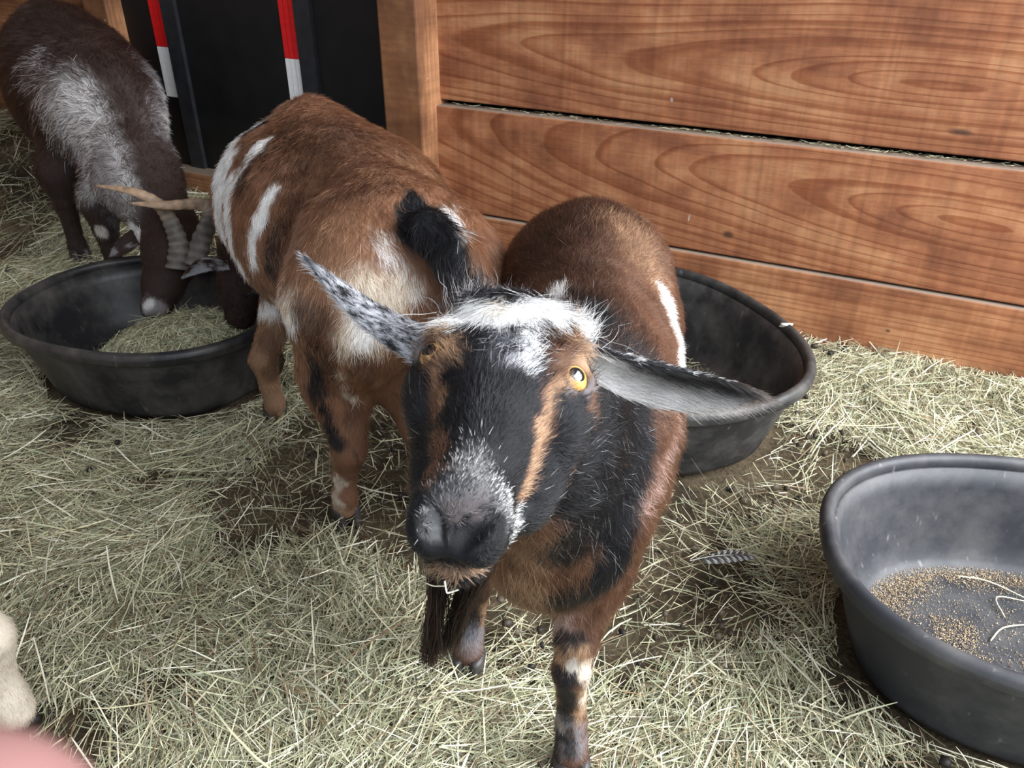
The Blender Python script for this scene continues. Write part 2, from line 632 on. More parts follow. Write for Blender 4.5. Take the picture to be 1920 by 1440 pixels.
door = empty('door_1', wall_pt(-1.83, -0.03, 0.2), kind='structure')
RUBBER = plain('black_door_sheet', (0.0055, 0.0055, 0.006), 0.55, 0.35, 14, 0.15, 0.35)
RUBBER2 = plain('black_door_batten', (0.016, 0.017, 0.020), 0.5, 0.3, 30, 0.2, 0.4)
board('panel', -2.40, -1.312, 0.16, 1.3, -0.060, -0.030, RUBBER, door)
RED = plain('red_reflective_tape', (0.62, 0.012, 0.014), 0.35, 0.12, 60, 0.1)
WHITE = plain('white_reflective_tape', (0.78, 0.78, 0.78), 0.35, 0.06, 60, 0.1)
for s_t, s_b in ((-2.268, -2.206), (-1.745, -1.683)):
    board('batten', s_b, s_b + 0.058, 0.165, 1.3, -0.032, -0.016, RUBBER2, door)
    for z0, z1, mt, nm in ((0.577, 1.3, RED, 'red_tape'), (0.425, 0.577, WHITE, 'white_tape')):
        for k in range(3):
            board(nm, s_t + 0.0185 * k, s_t + 0.0185 * k + 0.0165, z0, z1, -0.032, -0.027, mt, door, 0.002)
board('sill', -2.40, -1.318, 0.02, 0.205, -0.06, 0.035, wood_s, wall, 0.006)

# unseen, added to block sky light from back left: boarded side and roof overhead
left = empty('wall_left_blocker', (-2.6, 1.6, 0), kind='structure')
for k in range(5):
    bm_ = board('plank', -1.6, 1.6, 0.0, 0.27, 0, 0.04, wood_l, None)
    bm_.parent = left
    bm_.matrix_parent_inverse = Matrix.Translation(left.location).inverted()
    bm_.location = (-2.55, 1.9, 0.1 + 0.29 * k)
    bm_.rotation_euler = (0, 0, math.pi / 2)
bk = board('backing', -1.9, 1.9, 0.0, 1.55, 0, 0.03, wood_l, None)
bk.parent = left
bk.matrix_parent_inverse = Matrix.Translation(left.location).inverted()
bk.location = (-2.60, 1.9, 0.7)
bk.rotation_euler = (0, 0, math.pi / 2)
roof_blocker = np_mesh('ceiling_blocker', [(-4, 0.2, 2.5), (3, 0.2, 2.5), (3, 4, 2.2), (-4, 4, 2.2), (-4, 0.2, 2.54), (3, 0.2, 2.54), (3, 4, 2.24), (-4, 4, 2.24)],
               [[0, 1, 2, 3], [7, 6, 5, 4], [0, 4, 5, 1], [1, 5, 6, 2], [2, 6, 7, 3], [3, 7, 4, 0]], smooth=False)
tag(link('ceiling_blocker', roof_blocker, plain('blocker_boards', (0.20, 0.15, 0.11), 0.8, 0.3, 8)), kind='structure')

# ------------------------------------------------------------------ ground
def dirt_mat():
    m, nt, b = new_mat('bedding_dirt')
    L = nt.links.new
    tc = node(nt, 'ShaderNodeTexCoord')
    n1 = node(nt, 'ShaderNodeTexNoise', Scale=5.0, Detail=6.0)
    n2 = node(nt, 'ShaderNodeTexNoise', Scale=120.0, Detail=5.0, Roughness=0.7)
    L(tc.outputs['Object'], n1.inputs['Vector'])
    L(tc.outputs['Object'], n2.inputs['Vector'])
    c1 = ramp(nt, n1.outputs['Fac'], [(0.35, (0.060, 0.046, 0.033)), (0.65, (0.17, 0.135, 0.095))])
    c2 = ramp(nt, n2.outputs['Fac'], [(0.3, (0.35, 0.35, 0.35)), (0.7, (1.25, 1.2, 1.05))])
    ml = node(nt, 'ShaderNodeMix', data_type='RGBA', blend_type='MULTIPLY')
    ml.inputs[0].default_value = 1.0
    L(c1, ml.inputs[6])
    L(c2, ml.inputs[7])
    L(ml.outputs[2], b.inputs['Base Color'])
    b.inputs['Roughness'].default_value = 0.95
    b.inputs['Specular IOR Level'].default_value = 0.1
    bp = node(nt, 'ShaderNodeBump', Strength=0.8, Distance=0.006)
    L(n2.outputs['Fac'], bp.inputs['Height'])
    L(bp.outputs['Normal'], b.inputs['Normal'])
    return m


gx, gy = np.meshgrid(np.linspace(-3.0, 2.2, 131), np.linspace(-0.6, 3.6, 106), indexing='ij')
gz = ground_z(gx, gy) - 0.008
gv = np.stack([gx.ravel(), gy.ravel(), gz.ravel()], 1)
ii = np.arange(131 * 106).reshape(131, 106)
gq = np.stack([ii[:-1, :-1].ravel(), ii[1:, :-1].ravel(), ii[1:, 1:].ravel(), ii[:-1, 1:].ravel()], 1)
floor = tag(link('floor', np_mesh('floor', gv, gq), dirt_mat()), kind='structure')

# ------------------------------------------------------------------ feed tubs
def tub_mat(name, base, dust, dust_amt, rough=0.5):
    m, nt, b = new_mat(name)
    L = nt.links.new
    tc = node(nt, 'ShaderNodeTexCoord')
    n1 = node(nt, 'ShaderNodeTexNoise', Scale=9.0, Detail=8.0, Roughness=0.68)
    L(tc.outputs['Object'], n1.inputs['Vector'])
    mp = node(nt, 'ShaderNodeMapping')
    mp.inputs['Scale'].default_value = (70, 70, 14)
    L(tc.outputs['Object'], mp.inputs['Vector'])
    n2 = node(nt, 'ShaderNodeTexNoise', Scale=1.0, Detail=4.0)
    L(mp.outputs[0], n2.inputs['Vector'])
    c1 = ramp(nt, n1.outputs['Fac'], [(0.42, base), (0.74, tuple(np.array(base) * (1 - dust_amt) + np.array(dust) * dust_amt))])
    c2 = ramp(nt, n2.outputs['Fac'], [(0.66, (0, 0, 0)), (0.76, (0.5, 0.5, 0.5))])
    mx = node(nt, 'ShaderNodeMix', data_type='RGBA')
    L(c2, mx.inputs[0])
    L(c1, mx.inputs[6])
    mx.inputs[7].default_value = tuple(dust) + (1,)
    L(mx.outputs[2], b.inputs['Base Color'])
    b.inputs['Roughness'].default_value = rough
    b.inputs['Specular IOR Level'].default_value = 0.45
    bp = node(nt, 'ShaderNodeBump', Strength=0.25, Distance=0.002)
    L(n1.outputs['Fac'], bp.inputs['Height'])
    L(bp.outputs['Normal'], b.inputs['Normal'])
    return m


def oval(a, b, n=72, p=2.35):
    th = np.linspace(0, 2 * math.pi, n, endpoint=False)
    c, s = np.cos(th), np.sin(th)
    return np.stack([a * np.sign(c) * np.abs(c) ** (2 / p), b * np.sign(s) * np.abs(s) ** (2 / p)], 1)


def rings_mesh(name, rings, close=True):
    n = len(rings[0])
    V = np.concatenate(rings)
    F = []
    for j in range(len(rings) - 1):
        for i in range(n):
            F.append([j * n + i, j * n + (i + 1) % n, (j + 1) * n + (i + 1) % n, (j + 1) * n + i])
    return V, F, n


def make_tub(c, z, a, b, ang, h, mat, label, tilt=(0, 0), taper=0.86, notch=None):
    root = empty('feed_tub', (c[0], c[1], z), label, 'tub', 'black rubber feed tubs')
    R = Matrix.Rotation(ang, 3, 'Z') @ Matrix.Rotation(tilt[0], 3, 'X') @ Matrix.Rotation(tilt[1], 3, 'Y')
    R = np.array(R)

    def ring(da, zz, sc):
        o = oval(a * sc + da, b * sc + da)
        p = np.concatenate([o, np.full((len(o), 1), zz)], 1)
        return p @ R.T + np.array([c[0], c[1], z])

    th = 0.009
    # one continuous skin: outside wall, over the top, inside wall, floor inside
    rs = [ring(-0.05, 0.0, taper), ring(-0.012, 0.0, taper), ring(-0.003, 0.004, taper), ring(0, 0.014, taper)]
    for t in (0.25, 0.5, 0.75, 0.93):
        rs.append(ring(0, 0.014 + (h - 0.02) * t, taper + (0.97 - taper) * t))
    for t in (0.93, 0.75, 0.5, 0.25):
        rs.append(ring(-th, 0.014 + (h - 0.02) * t, taper + (0.97 - taper) * t))
    rs += [ring(-th - 0.002, 0.030, taper), ring(-th - 0.012, 0.020, taper), ring(-th - 0.030, 0.016, taper), ring(0, 0.015, taper * 0.72), ring(0, 0.015, taper * 0.3)]
    V, F, n = rings_mesh('body', rs)
    F.append([(len(rs) - 1) * n + i for i in range(n)])
    F.append(list(range(n))[::-1])
    link('body', np_mesh('body', V, F), mat, root)
    # rolled rim
    rr = []
    for k in range(13):
        t = 2 * math.pi * k / 12
        rr.append(ring(0.002 + 0.0105 * math.cos(t), h - 0.012 + 0.0125 * math.sin(t) - (0.006 if math.sin(t) < -0.5 else 0), 0.97))
    V, F, n = rings_mesh('rim', rr)
    link('rim', np_mesh('rim', V, F), mat, root)
    return root, R


TUB_L = tub_mat('tub_rubber_left', (0.014, 0.014, 0.016), (0.16, 0.145, 0.125), 0.55, 0.45)
TUB_M = tub_mat('tub_rubber_middle', (0.020, 0.020, 0.022), (0.20, 0.19, 0.17), 0.5, 0.5)
TUB_R = tub_mat('tub_rubber_right', (0.025, 0.027, 0.033), (0.24, 0.23, 0.22), 0.30, 0.55)
T1C, T2C, T3C = (-0.812, 1.672), (0.290, 1.533), (0.768, 0.812)
TUB_DIM = [(T1C, 0.318, 0.257, math.radians(162)), (T2C, 0.357, 0.281, math.radians(112)), (T3C, 0.336, 0.243, math.radians(168))]
tub1, _ = make_tub(T1C, 0.012, *TUB_DIM[0][1:], 0.185, TUB_L, 'black oval rubber feed tub heaped with hay, under the dark horned goat', taper=0.80)
tub2, _ = make_tub(T2C, 0.012, *TUB_DIM[1][1:], 0.190, TUB_M, 'black rubber feed tub against the plank wall, behind the goat in front', taper=0.80)
tub3, _ = make_tub(T3C, 0.004, *TUB_DIM[2][1:], 0.197, TUB_R, 'black rubber feed tub with grain left on its bottom, nearest the lower right corner', taper=0.80)
HAY_N = 205000

# ------------------------------------------------------------------ hay
def straw_mat(name, green=0.0):
    m, nt, b = new_mat(name)
    a = node(nt, 'ShaderNodeAttribute', attribute_name='col')
    nt.links.new(a.outputs['Color'], b.inputs['Base Color'])
    b.inputs['Roughness'].default_value = 0.55
    b.inputs['Specular IOR Level'].default_value = 0.35
    return m


STRAW = straw_mat('straw')
STRAW_COLS = np.array([(0.66, 0.61, 0.41), (0.50, 0.50, 0.32), (0.35, 0.37, 0.235), (0.19, 0.175, 0.115), (0.82, 0.78, 0.62), (0.24, 0.165, 0.10)])


def strands(name, base, yaw, pitch, length, width, colours, mat, parent=None, zfun=None, r=None, segs=3, sag=0.0, bow=0.10):
    """flat curved grass stalks as one mesh. base = (n,3) middle of every stalk."""
    r = r or rng
    n = len(base)
    K = segs + 1
    t = np.linspace(-0.5, 0.5, K)
    d = np.stack([np.cos(yaw), np.sin(yaw)], 1)
    sd = np.stack([-d[:, 1], d[:, 0]], 1)
    bw = r.normal(size=n) * bow
    pts = np.zeros((n, K, 3))
    along = length[:, None] * t[None, :]
    lat = (length * bw)[:, None] * (t[None, :] ** 2 - 0.08)
    pts[:, :, 0] = base[:, None, 0] + d[:, None, 0] * along + sd[:, None, 0] * lat
    pts[:, :, 1] = base[:, None, 1] + d[:, None, 1] * along + sd[:, None, 1] * lat
    zb = base[:, 2:3] + np.tan(pitch)[:, None] * along - sag * along ** 2
    if zfun is not None:
        zb = zb + zfun(pts[:, :, 0], pts[:, :, 1])
    pts[:, :, 2] = zb
    roll = r.normal(size=n) * 0.7
    wv = np.stack([sd[:, 0] * np.cos(roll), sd[:, 1] * np.cos(roll), np.sin(roll)], 1)
    wid = width[:, None] * np.array([0.75] + [1.0] * (K - 2) + [0.45])[None, :]
    A = pts + wv[:, None, :] * wid[:, :, None] / 2
    B = pts - wv[:, None, :] * wid[:, :, None] / 2
    V = np.stack([A, B], 2).reshape(-1, 3)
    i0 = (np.arange(n) * K * 2)[:, None]
    k = np.arange(segs)[None, :] * 2
    Q = np.stack([i0 + k, i0 + k + 1, i0 + k + 3, i0 + k + 2], 2).reshape(-1, 4)
    C = np.repeat(colours, K * 2, axis=0)
    return link(name, np_mesh(name, V, Q, True, C), mat, parent)


def straw_colours(n, r, probs):
    c = STRAW_COLS[r.choice(6, n, p=np.array(probs) / sum(probs))]
    return np.clip(c * (0.75 + 0.5 * r.random(n))[:, None] + 0.03 * r.normal(size=(n, 1)), 0.02, 1)


def in_tub(x, y, c, a, b, ang, k):
    dx, dy = x - c[0], y - c[1]
    u = dx * math.cos(ang) + dy * math.sin(ang)
    v = -dx * math.sin(ang) + dy * math.cos(ang)
    return (np.abs(u / (a * k)) ** 2.35 + np.abs(v / (b * k)) ** 2.35) < 1


TUBS = TUB_DIM


def bedding(n, seed, lmin, lmax, lay, wid, probs, name):
    r = np.random.default_rng(seed)
    X, Y = [], []
    tot = 0
    while tot < n:
        y = 0.25 + 2.85 * r.random(n) ** 1.15
        x = (r.random(n) * 2 - 1) * 2.7 - 0.1
        s = x * W_DIR[0] + y * W_DIR[1]
        dw = W_DIST - (x * W_NRM[0] + y * W_NRM[1])
        ok = (np.abs(x) < 0.85 * (y * 0.86 + 0.55) + 0.22) & (x > -2.48) & (dw > 0.03)
        for c, a, b, g in TUBS:
            ok &= ~in_tub(x, y, c, a, b, g, 0.85)
        P = np.stack([x, y, np.zeros_like(x)], 1)
        bare = fbm(P, 3.2, 31) + 0.42 * sstep(0.1, -0.6, x) * sstep(1.7, 1.2, y) - 0.15 * sstep(0.2, 0.7, x)                # trampled patches show soil
        ok &= r.random(n) < np.clip(1.0 - 1.6 * sstep(0.05, 0.65, bare), 0.10, 1)
        X.append(x[ok])
        Y.append(y[ok])
        tot += ok.sum()
    x, y = np.concatenate(X)[:n], np.concatenate(Y)[:n]
    P = np.stack([x, y, np.zeros(n)], 1)
    yaw = r.random(n) * 2 * math.pi
    swirl = 2.2 * vnoise(P, 2.5, 41) + 0.6
    yaw = np.where(r.random(n) < 0.45, swirl + 0.5 * r.normal(size=n), yaw)
    L = lmin + (lmax - lmin) * r.random(n) ** 1.8
    pitch = 0.16 * r.normal(size=n)
    z = lay * r.random(n) ** 1.4 * (0.55 + 0.45 * sstep(-0.5, 0.5, vnoise(P, 5.0, 43))) + 0.5 * L * np.abs(np.tan(pitch)) * 0.5
    keep = np.ones(n, bool)
    for c, a, b, g in TUBS:                     # no stalk pokes through a tub wall
        for e in (-0.5, 0.5):
            keep &= ~in_tub(x + np.cos(yaw) * L * e, y + np.sin(yaw) * L * e, c, a, b, g, 0.84)
    x, y, z, yaw, pitch, L = x[keep], y[keep], z[keep], yaw[keep], pitch[keep], L[keep]
    n = len(x)
    base = np.stack([x, y, z], 1)
    w = wid * (0.5 + 0.9 * r.random(n))
    return tag(strands(name, base, yaw, pitch, L, w, straw_colours(n, r, probs), STRAW, None, ground_z, r, 3), kind='stuff')


tag(bedding(HAY_N, 3, 0.015, 0.095, 0.032, 0.00135, (26, 22, 20, 16, 12, 12), 'hay_bedding'), 'loose pale green hay strewn over the whole pen floor', 'hay')


tag(bedding(6000, 4, 0.08, 0.17, 0.036, 0.0021, (34, 20, 6, 2, 34, 4), 'long_straw'), 'long pale stalks scattered over the hay bedding', 'hay')


# the heap of hay in the left tub
def tub_heap():
    r = np.random.default_rng(12)
    c, a, b, g = TUBS[0]
    cx, cy = c[0] + 0.085, c[1] - 0.045

    def hz(x, y):
        q = ((x - cx) / 0.245) ** 2 + ((y - cy) / 0.215) ** 2
        return 0.035 + 0.122 * np.clip(1 - q, 0, 1) ** 0.8

    gx_, gy_ = np.meshgrid(np.linspace(cx - 0.24, cx + 0.2, 30), np.linspace(cy - 0.21, cy + 0.24, 30), indexing='ij')
    m = in_tub(gx_, gy_, c, a, b, g, 0.81)
    V = np.stack([gx_.ravel(), gy_.ravel(), hz(gx_, gy_).ravel() - 0.008], 1)
    ii = np.arange(900).reshape(30, 30)
    Q = np.stack([ii[:-1, :-1].ravel(), ii[1:, :-1].ravel(), ii[1:, 1:].ravel(), ii[:-1, 1:].ravel()], 1)
    mk = m.ravel()
    Q = Q[mk[Q].all(1)]
    base = link('hay_heap', np_mesh('hay_heap', V, Q, True, np.tile([0.17, 0.16, 0.08], (900, 1))), STRAW)
    tag(base, 'heap of chopped green hay lying in the left feed tub', 'hay', kind='stuff')
    n = 14000
    x = cx - 0.25 + 0.46 * r.random(n * 3)
    y = cy - 0.21 + 0.44 * r.random(n * 3)
    q = ((x - cx) / 0.25) ** 2 + ((y - cy) / 0.22) ** 2
    ok = in_tub(x, y, c, a, b, g, 0.80) & (q < 1)
    x, y = x[ok][:n], y[ok][:n]
    n = len(x)
    L = 0.012 + 0.06 * r.random(n) ** 2.2
    pt = 0.25 * r.normal(size=n)
    P = np.stack([x, y, 0.006 * r.random(n)], 1)
    yw = r.random(n) * 6.28
    ok = np.ones(n, bool)
    for e in (-0.55, 0.55):
        ok &= in_tub(x + np.cos(yw) * L * e, y + np.sin(yw) * L * e, c, a, b, g, 0.77)
    P, yw, pt, L = P[ok], yw[ok], pt[ok], L[ok]
    n = len(P)
    strands('stalks', P, yw, pt, L, 0.0013 * (0.5 + r.random(n)), straw_colours(n, r, (14, 24, 30, 18, 6, 4)), STRAW, base, hz, r, 2)['kind'] = 'stuff'
    # a few long stalks leaning on the heap
    k = 26
    P = np.stack([cx - 0.10 + 0.22 * r.random(k), cy - 0.08 + 0.2 * r.random(k), 0.135 + 0.03 * r.random(k)], 1)
    strands('long_stalks', P, r.random(k) * 6.28, 0.35 * r.normal(size=k), 0.08 + 0.07 * r.random(k), np.full(k, 0.002), straw_colours(k, r, (30, 20, 10, 0, 20, 0)), STRAW, base, None, r, 3)['kind'] = 'stuff'


tub_heap()
# markings: (colour, radius, softness, cover, points on the skin)
MARKS = {
    'front': [
        ('darkbrown', 0.085, 0.05, 0.85, [(0.113,1.194,0.565),(0.077,1.132,0.557),(0.045,1.082,0.535),(0.022,1.06,0.512)]),
        ('darkbrown', 0.03, 0.03, 0.6, [(0.141,1.236,0.561),(0.117,1.055,0.561),(0.092,0.929,0.559)]),
        ('tan', 0.045, 0.03, 0.42, [(0.17,1.129,0.55),(0.191,1.066,0.518),(0.209,1.048,0.493)]),
        ('black', 0.055, 0.03, 0.85, [(0.077,0.859,0.562),(0.11,0.793,0.561),(0.137,0.766,0.542)]),
        ('darkbrown', 0.04, 0.03, 0.7, [(0.069,0.976,0.554),(0.105,0.864,0.56),(0.137,0.811,0.545)]),
        ('white', 0.026, 0.008, 1, [(0.216,1.038,0.482),(0.221,0.977,0.462),(0.227,0.945,0.431),(0.206,0.842,0.443)]),
        ('pink', 0.014, 0.012, 0.6, [(0.186,0.763,0.448),(0.155,0.689,0.436),(0.124,0.642,0.425)]),  # pinkish flank edge, with rim light painted in as thin pale hair
        ('black', 0.055, 0.016, 1, [(0.088,0.618,0.61),(0.085,0.579,0.591),(0.089,0.582,0.54),(0.081,0.572,0.501)]),
        ('black', 0.045, 0.014, 1, [(0.081,0.572,0.501),(0.076,0.59,0.442),(0.086,0.614,0.372)]),
        ('black', 0.05, 0.014, 1, [(0.056,0.531,0.56),(0.044,0.531,0.527),(0.037,0.542,0.49)]),
        ('black', 0.04, 0.014, 1, [(0.112,0.657,0.543),(0.121,0.654,0.489)]),
        ('black', 0.045, 0.014, 1, [(0.12,0.662,0.515),(0.115,0.641,0.479),(0.098,0.612,0.45),(0.092,0.615,0.378),(0.077,0.618,0.342)]),
        ('brown', 0.045, 0.014, 1, [(0.0,0.555,0.466),(0.011,0.607,0.386),(0.037,0.598,0.394)]),
        ('brown', 0.03, 0.012, 1, [(0.018,0.541,0.484),(0.046,0.583,0.425)]),
        ('tan', 0.02, 0.02, 0.5, [(0.021,0.595,0.403),(0.011,0.62,0.345)]),
        ('black', 0.02, 0.012, 0.9, [(0.055,0.562,0.466),(0.051,0.59,0.415)]),
        ('brown', 0.03, 0.015, 0.8, [(0.06,0.653,0.271),(0.081,0.643,0.298)]),
        ('pink', 0.018, 0.015, 0.55, [(0.06,0.658,0.258),(0.052,0.665,0.234)]),
        ('black', 0.014, 0.006, 0.9, [(0.055,0.652,0.22),(0.079,0.647,0.231)]),
        ('tan', 0.012, 0.008, 0.8, [(0.055,0.648,0.204),(0.082,0.642,0.217)]),
        ('black', 0.014, 0.006, 0.95, [(0.056,0.64,0.187),(0.08,0.638,0.192)]),
        ('cream', 0.01, 0.005, 0.9, [(0.084,0.642,0.198),(0.088,0.649,0.143),(0.087,0.65,0.113)]),
        ('tan', 0.03, 0.01, 0.8, [(0.066,0.639,0.146),(0.068,0.643,0.112)]),
        ('black', 0.014, 0.008, 0.95, [(0.063,0.632,0.173),(0.064,0.644,0.121),(0.063,0.645,0.105)]),
        ('cream', 0.008, 0.005, 0.9, [(0.086,0.641,0.19),(0.088,0.649,0.133)]),
        ('grey', 0.03, 0.015, 0.55, [(0.067,0.64,0.072)]),
        ('black', 0.01, 0.008, 0.9, [(0.056,0.649,0.065),(0.054,0.647,0.035)]),
        ('black', 0.006, 0.006, 0.8, [(0.07,0.641,0.085),(0.071,0.631,0.048)]),
        ('callus', 0.0075, 0.002, 1, [(0.064,0.641,0.199),(0.068,0.64,0.204)]),
        ('darkbrown', 0.03, 0.02, 0.9, [(-0.05,0.794,0.145),(-0.052,0.805,0.103)]),
        ('tan', 0.012, 0.01, 0.8, [(-0.038,0.809,0.12),(-0.039,0.821,0.086)]),
        ('black', 0.014, 0.01, 0.9, [(-0.055,0.802,0.116),(-0.06,0.806,0.071)]),
        ('grey', 0.025, 0.015, 0.5, [(-0.056,0.804,0.062)]),
        ('black', 0.085, 0.02, 1, [(-0.004,0.511,0.719),(-0.012,0.443,0.707),(-0.023,0.382,0.692),(-0.025,0.332,0.682)]),
        ('black', 0.05, 0.01, 1, [(0.033,0.422,0.664),(0.024,0.412,0.639)]),
        ('black', 0.035, 0.01, 1, [(0.073,0.619,0.631),(0.082,0.809,0.566)]),
        ('tan', 0.014, 0.007, 0.9, [(-0.049,0.498,0.708),(-0.042,0.465,0.706)]),
        ('brown', 0.01, 0.006, 0.9, [(-0.057,0.482,0.701),(-0.051,0.453,0.693)]),
        ('brown', 0.007, 0.004, 0.95, [(-0.049,0.454,0.696),(-0.046,0.427,0.685),(-0.044,0.391,0.682),(-0.043,0.355,0.686)]),
        ('tan', 0.004, 0.003, 0.6, [(-0.047,0.451,0.694),(-0.044,0.411,0.687)]),
        ('black', 0.008, 0.004, 1, [(-0.062,0.454,0.685),(-0.061,0.437,0.671)]),
        ('darkbrown', 0.016, 0.006, 1, [(0.031,0.495,0.707),(0.028,0.463,0.703)]),
        ('tan', 0.013, 0.005, 1, [(0.072,0.784,0.568),(0.046,0.48,0.698),(0.042,0.462,0.692)]),
        ('brown', 0.011, 0.004, 1, [(0.035,0.466,0.702),(0.032,0.445,0.694),(0.025,0.435,0.684)]),
        ('brown', 0.0095, 0.0035, 1, [(0.029,0.438,0.685),(0.02,0.419,0.674),(0.013,0.401,0.663),(0.008,0.395,0.652)]),
        ('tan', 0.006, 0.004, 0.8, [(0.03,0.441,0.689),(0.02,0.422,0.677),(0.013,0.401,0.667),(0.008,0.395,0.652)]),
        ('tan', 0.0085, 0.004, 0.9, [(0.064,0.576,0.638),(0.072,0.575,0.624),(0.067,0.553,0.62)]),
        ('brown', 0.006, 0.003, 0.9, [(0.054,0.47,0.667),(0.049,0.446,0.667)]),
        ('black', 0.012, 0.004, 1, [(0.035,0.431,0.675),(0.029,0.422,0.649)]),
        ('white', 0.018, 0.005, 1, [(-0.029,0.501,0.712),(-0.02,0.503,0.716),(-0.005,0.485,0.722)]),
        ('white', 0.015, 0.006, 0.97, [(-0.002,0.49,0.722),(0.015,0.504,0.717),(0.029,0.514,0.712)]),
        ('white', 0.01, 0.005, 0.95, [(0.05,0.869,0.554),(0.057,0.912,0.553)]),
        ('white', 0.007, 0.008, 0.8, [(0.011,0.486,0.719),(0.011,0.467,0.713),(0.008,0.449,0.705)]),
        ('grey', 0.012, 0.01, 0.4, [(-0.007,0.468,0.716),(-0.003,0.452,0.709)]),
        ('cream', 0.006, 0.004, 0.6, [(-0.006,0.511,0.719),(-0.003,0.482,0.721)]),
        ('white', 0.01, 0.011, 0.3, [(-0.02,0.365,0.689),(-0.016,0.352,0.688),(-0.01,0.344,0.681)]),
        ('white', 0.012, 0.012, 0.2, [(-0.028,0.349,0.69),(-0.031,0.337,0.687)]),
        ('white', 0.009, 0.006, 0.6, [(-0.003,0.35,0.673),(-0.001,0.346,0.664)]),
        ('white', 0.006, 0.005, 0.55, [(-0.042,0.339,0.671),(-0.038,0.331,0.665)]),
        ('white', 0.007, 0.005, 0.5, [(-0.001,0.345,0.662),(0.003,0.381,0.624)]),
        ('grey', 0.008, 0.006, 0.4, [(-0.033,0.336,0.686),(-0.022,0.338,0.686)]),
        ('skin', 0.01, 0.006, 0.9, [(-0.027,0.329,0.68),(-0.02,0.335,0.676)]),
        ('pink', 0.003, 0.003, 0.6, [(-0.028,0.331,0.669)]),
        ('black', 0.008, 0.004, 0.9, [(-0.034,0.324,0.664),(-0.017,0.322,0.663)]),
        ('tan', 0.006, 0.003, 0.95, [(-0.042,0.341,0.633),(-0.034,0.338,0.631),(-0.022,0.34,0.632)]),
        ('black', 0.009, 0.004, 1, [(-0.017,0.326,0.665),(-0.008,0.328,0.666)]),
    ],
    'spotted': [
        ('brown', 0.12, 0.08, 0.5, [(-0.309,1.406,0.613),(-0.233,1.374,0.603)]),
        ('darkbrown', 0.05, 0.05, 0.5, [(-0.428,1.503,0.59),(-0.362,1.38,0.584),(-0.385,1.347,0.557)]),
        ('darkbrown', 0.04, 0.04, 0.45, [(-0.294,1.423,0.618),(-0.243,1.441,0.605),(-0.205,1.424,0.582)]),
        ('darkbrown', 0.03, 0.03, 0.45, [(-0.205,1.188,0.603),(-0.254,1.184,0.588)]),
        ('tan', 0.04, 0.04, 0.3, [(-0.152,1.433,0.542),(-0.186,1.411,0.567)]),
        ('tan', 0.05, 0.05, 0.3, [(-0.239,1.08,0.544),(-0.271,1.065,0.502)]),
        ('white', 0.04, 0.01, 1, [(-0.512,1.633,0.577),(-0.546,1.576,0.542),(-0.562,1.531,0.493),(-0.564,1.509,0.416),(-0.604,1.639,0.286),(-0.578,1.626,0.216)]),
        ('white', 0.02, 0.008, 1, [(-0.463,1.517,0.577),(-0.475,1.477,0.558),(-0.492,1.456,0.535)]),
        ('rust', 0.02, 0.01, 1, [(-0.437,1.386,0.55),(-0.444,1.351,0.519),(-0.457,1.338,0.486)]),
        ('rust', 0.03, 0.012, 1, [(-0.512,1.59,0.572),(-0.472,1.599,0.593)]),
        ('white', 0.026, 0.01, 1, [(-0.527,1.488,0.511),(-0.511,1.407,0.462),(-0.501,1.39,0.397)]),
        ('black', 0.014, 0.006, 1, [(-0.514,1.631,0.576),(-0.493,1.633,0.587)]),
        ('darkbrown', 0.02, 0.012, 0.8, [(-0.467,1.467,0.561),(-0.474,1.406,0.53)]),
        ('white', 0.016, 0.007, 1, [(-0.404,1.335,0.538),(-0.419,1.319,0.511),(-0.438,1.314,0.475),(-0.453,1.319,0.43)]),
        ('black', 0.022, 0.014, 0.75, [(-0.388,1.28,0.487),(-0.41,1.282,0.43)]),
        ('darkbrown', 0.025, 0.02, 0.6, [(-0.369,1.298,0.527),(-0.388,1.277,0.48)]),
        ('white', 0.022, 0.012, 1, [(-0.563,1.634,0.225),(-0.489,1.469,0.264),(-0.327,1.081,0.428)]),
        ('cream', 0.025, 0.02, 0.7, [(-0.341,1.102,0.444),(-0.309,1.068,0.447)]),
        ('white', 0.016, 0.018, 0.85, [(-0.186,1.085,0.542),(-0.173,1.074,0.519),(-0.149,1.073,0.478)]),
        ('cream', 0.026, 0.02, 0.8, [(-0.167,1.065,0.486),(-0.176,1.053,0.45)]),
        ('white', 0.014, 0.008, 1, [(-0.097,1.174,0.571),(-0.087,1.142,0.554),(-0.076,1.06,0.559)]),
        ('cream', 0.04, 0.02, 0.8, [(-0.196,1.049,0.477),(-0.206,1.04,0.431),(-0.227,1.038,0.406)]),
        ('white', 0.022, 0.012, 0.8, [(-0.198,1.043,0.446),(-0.215,1.038,0.414)]),
        ('darkbrown', 0.035, 0.02, 0.75, [(-0.288,1.053,0.441),(-0.289,1.062,0.385),(-0.295,1.084,0.335)]),
        ('black', 0.018, 0.01, 0.95, [(-0.311,1.089,0.351),(-0.305,1.098,0.289),(-0.293,1.095,0.23),(-0.282,1.087,0.2)]),
        ('brown', 0.014, 0.01, 0.9, [(-0.26,1.093,0.292),(-0.263,1.095,0.231)]),
        ('cream', 0.01, 0.008, 0.6, [(-0.257,1.061,0.349),(-0.26,1.093,0.292)]),
        ('rust', 0.03, 0.01, 0.9, [(-0.27,1.09,0.149),(-0.283,1.118,0.071)]),
        ('black', 0.008, 0.006, 0.9, [(-0.27,1.083,0.194),(-0.256,1.086,0.19)]),
        ('cream', 0.01, 0.006, 0.7, [(-0.297,1.111,0.123),(-0.311,1.122,0.044)]),
        ('tan', 0.02, 0.01, 0.8, [(-0.304,1.125,0.017)]),
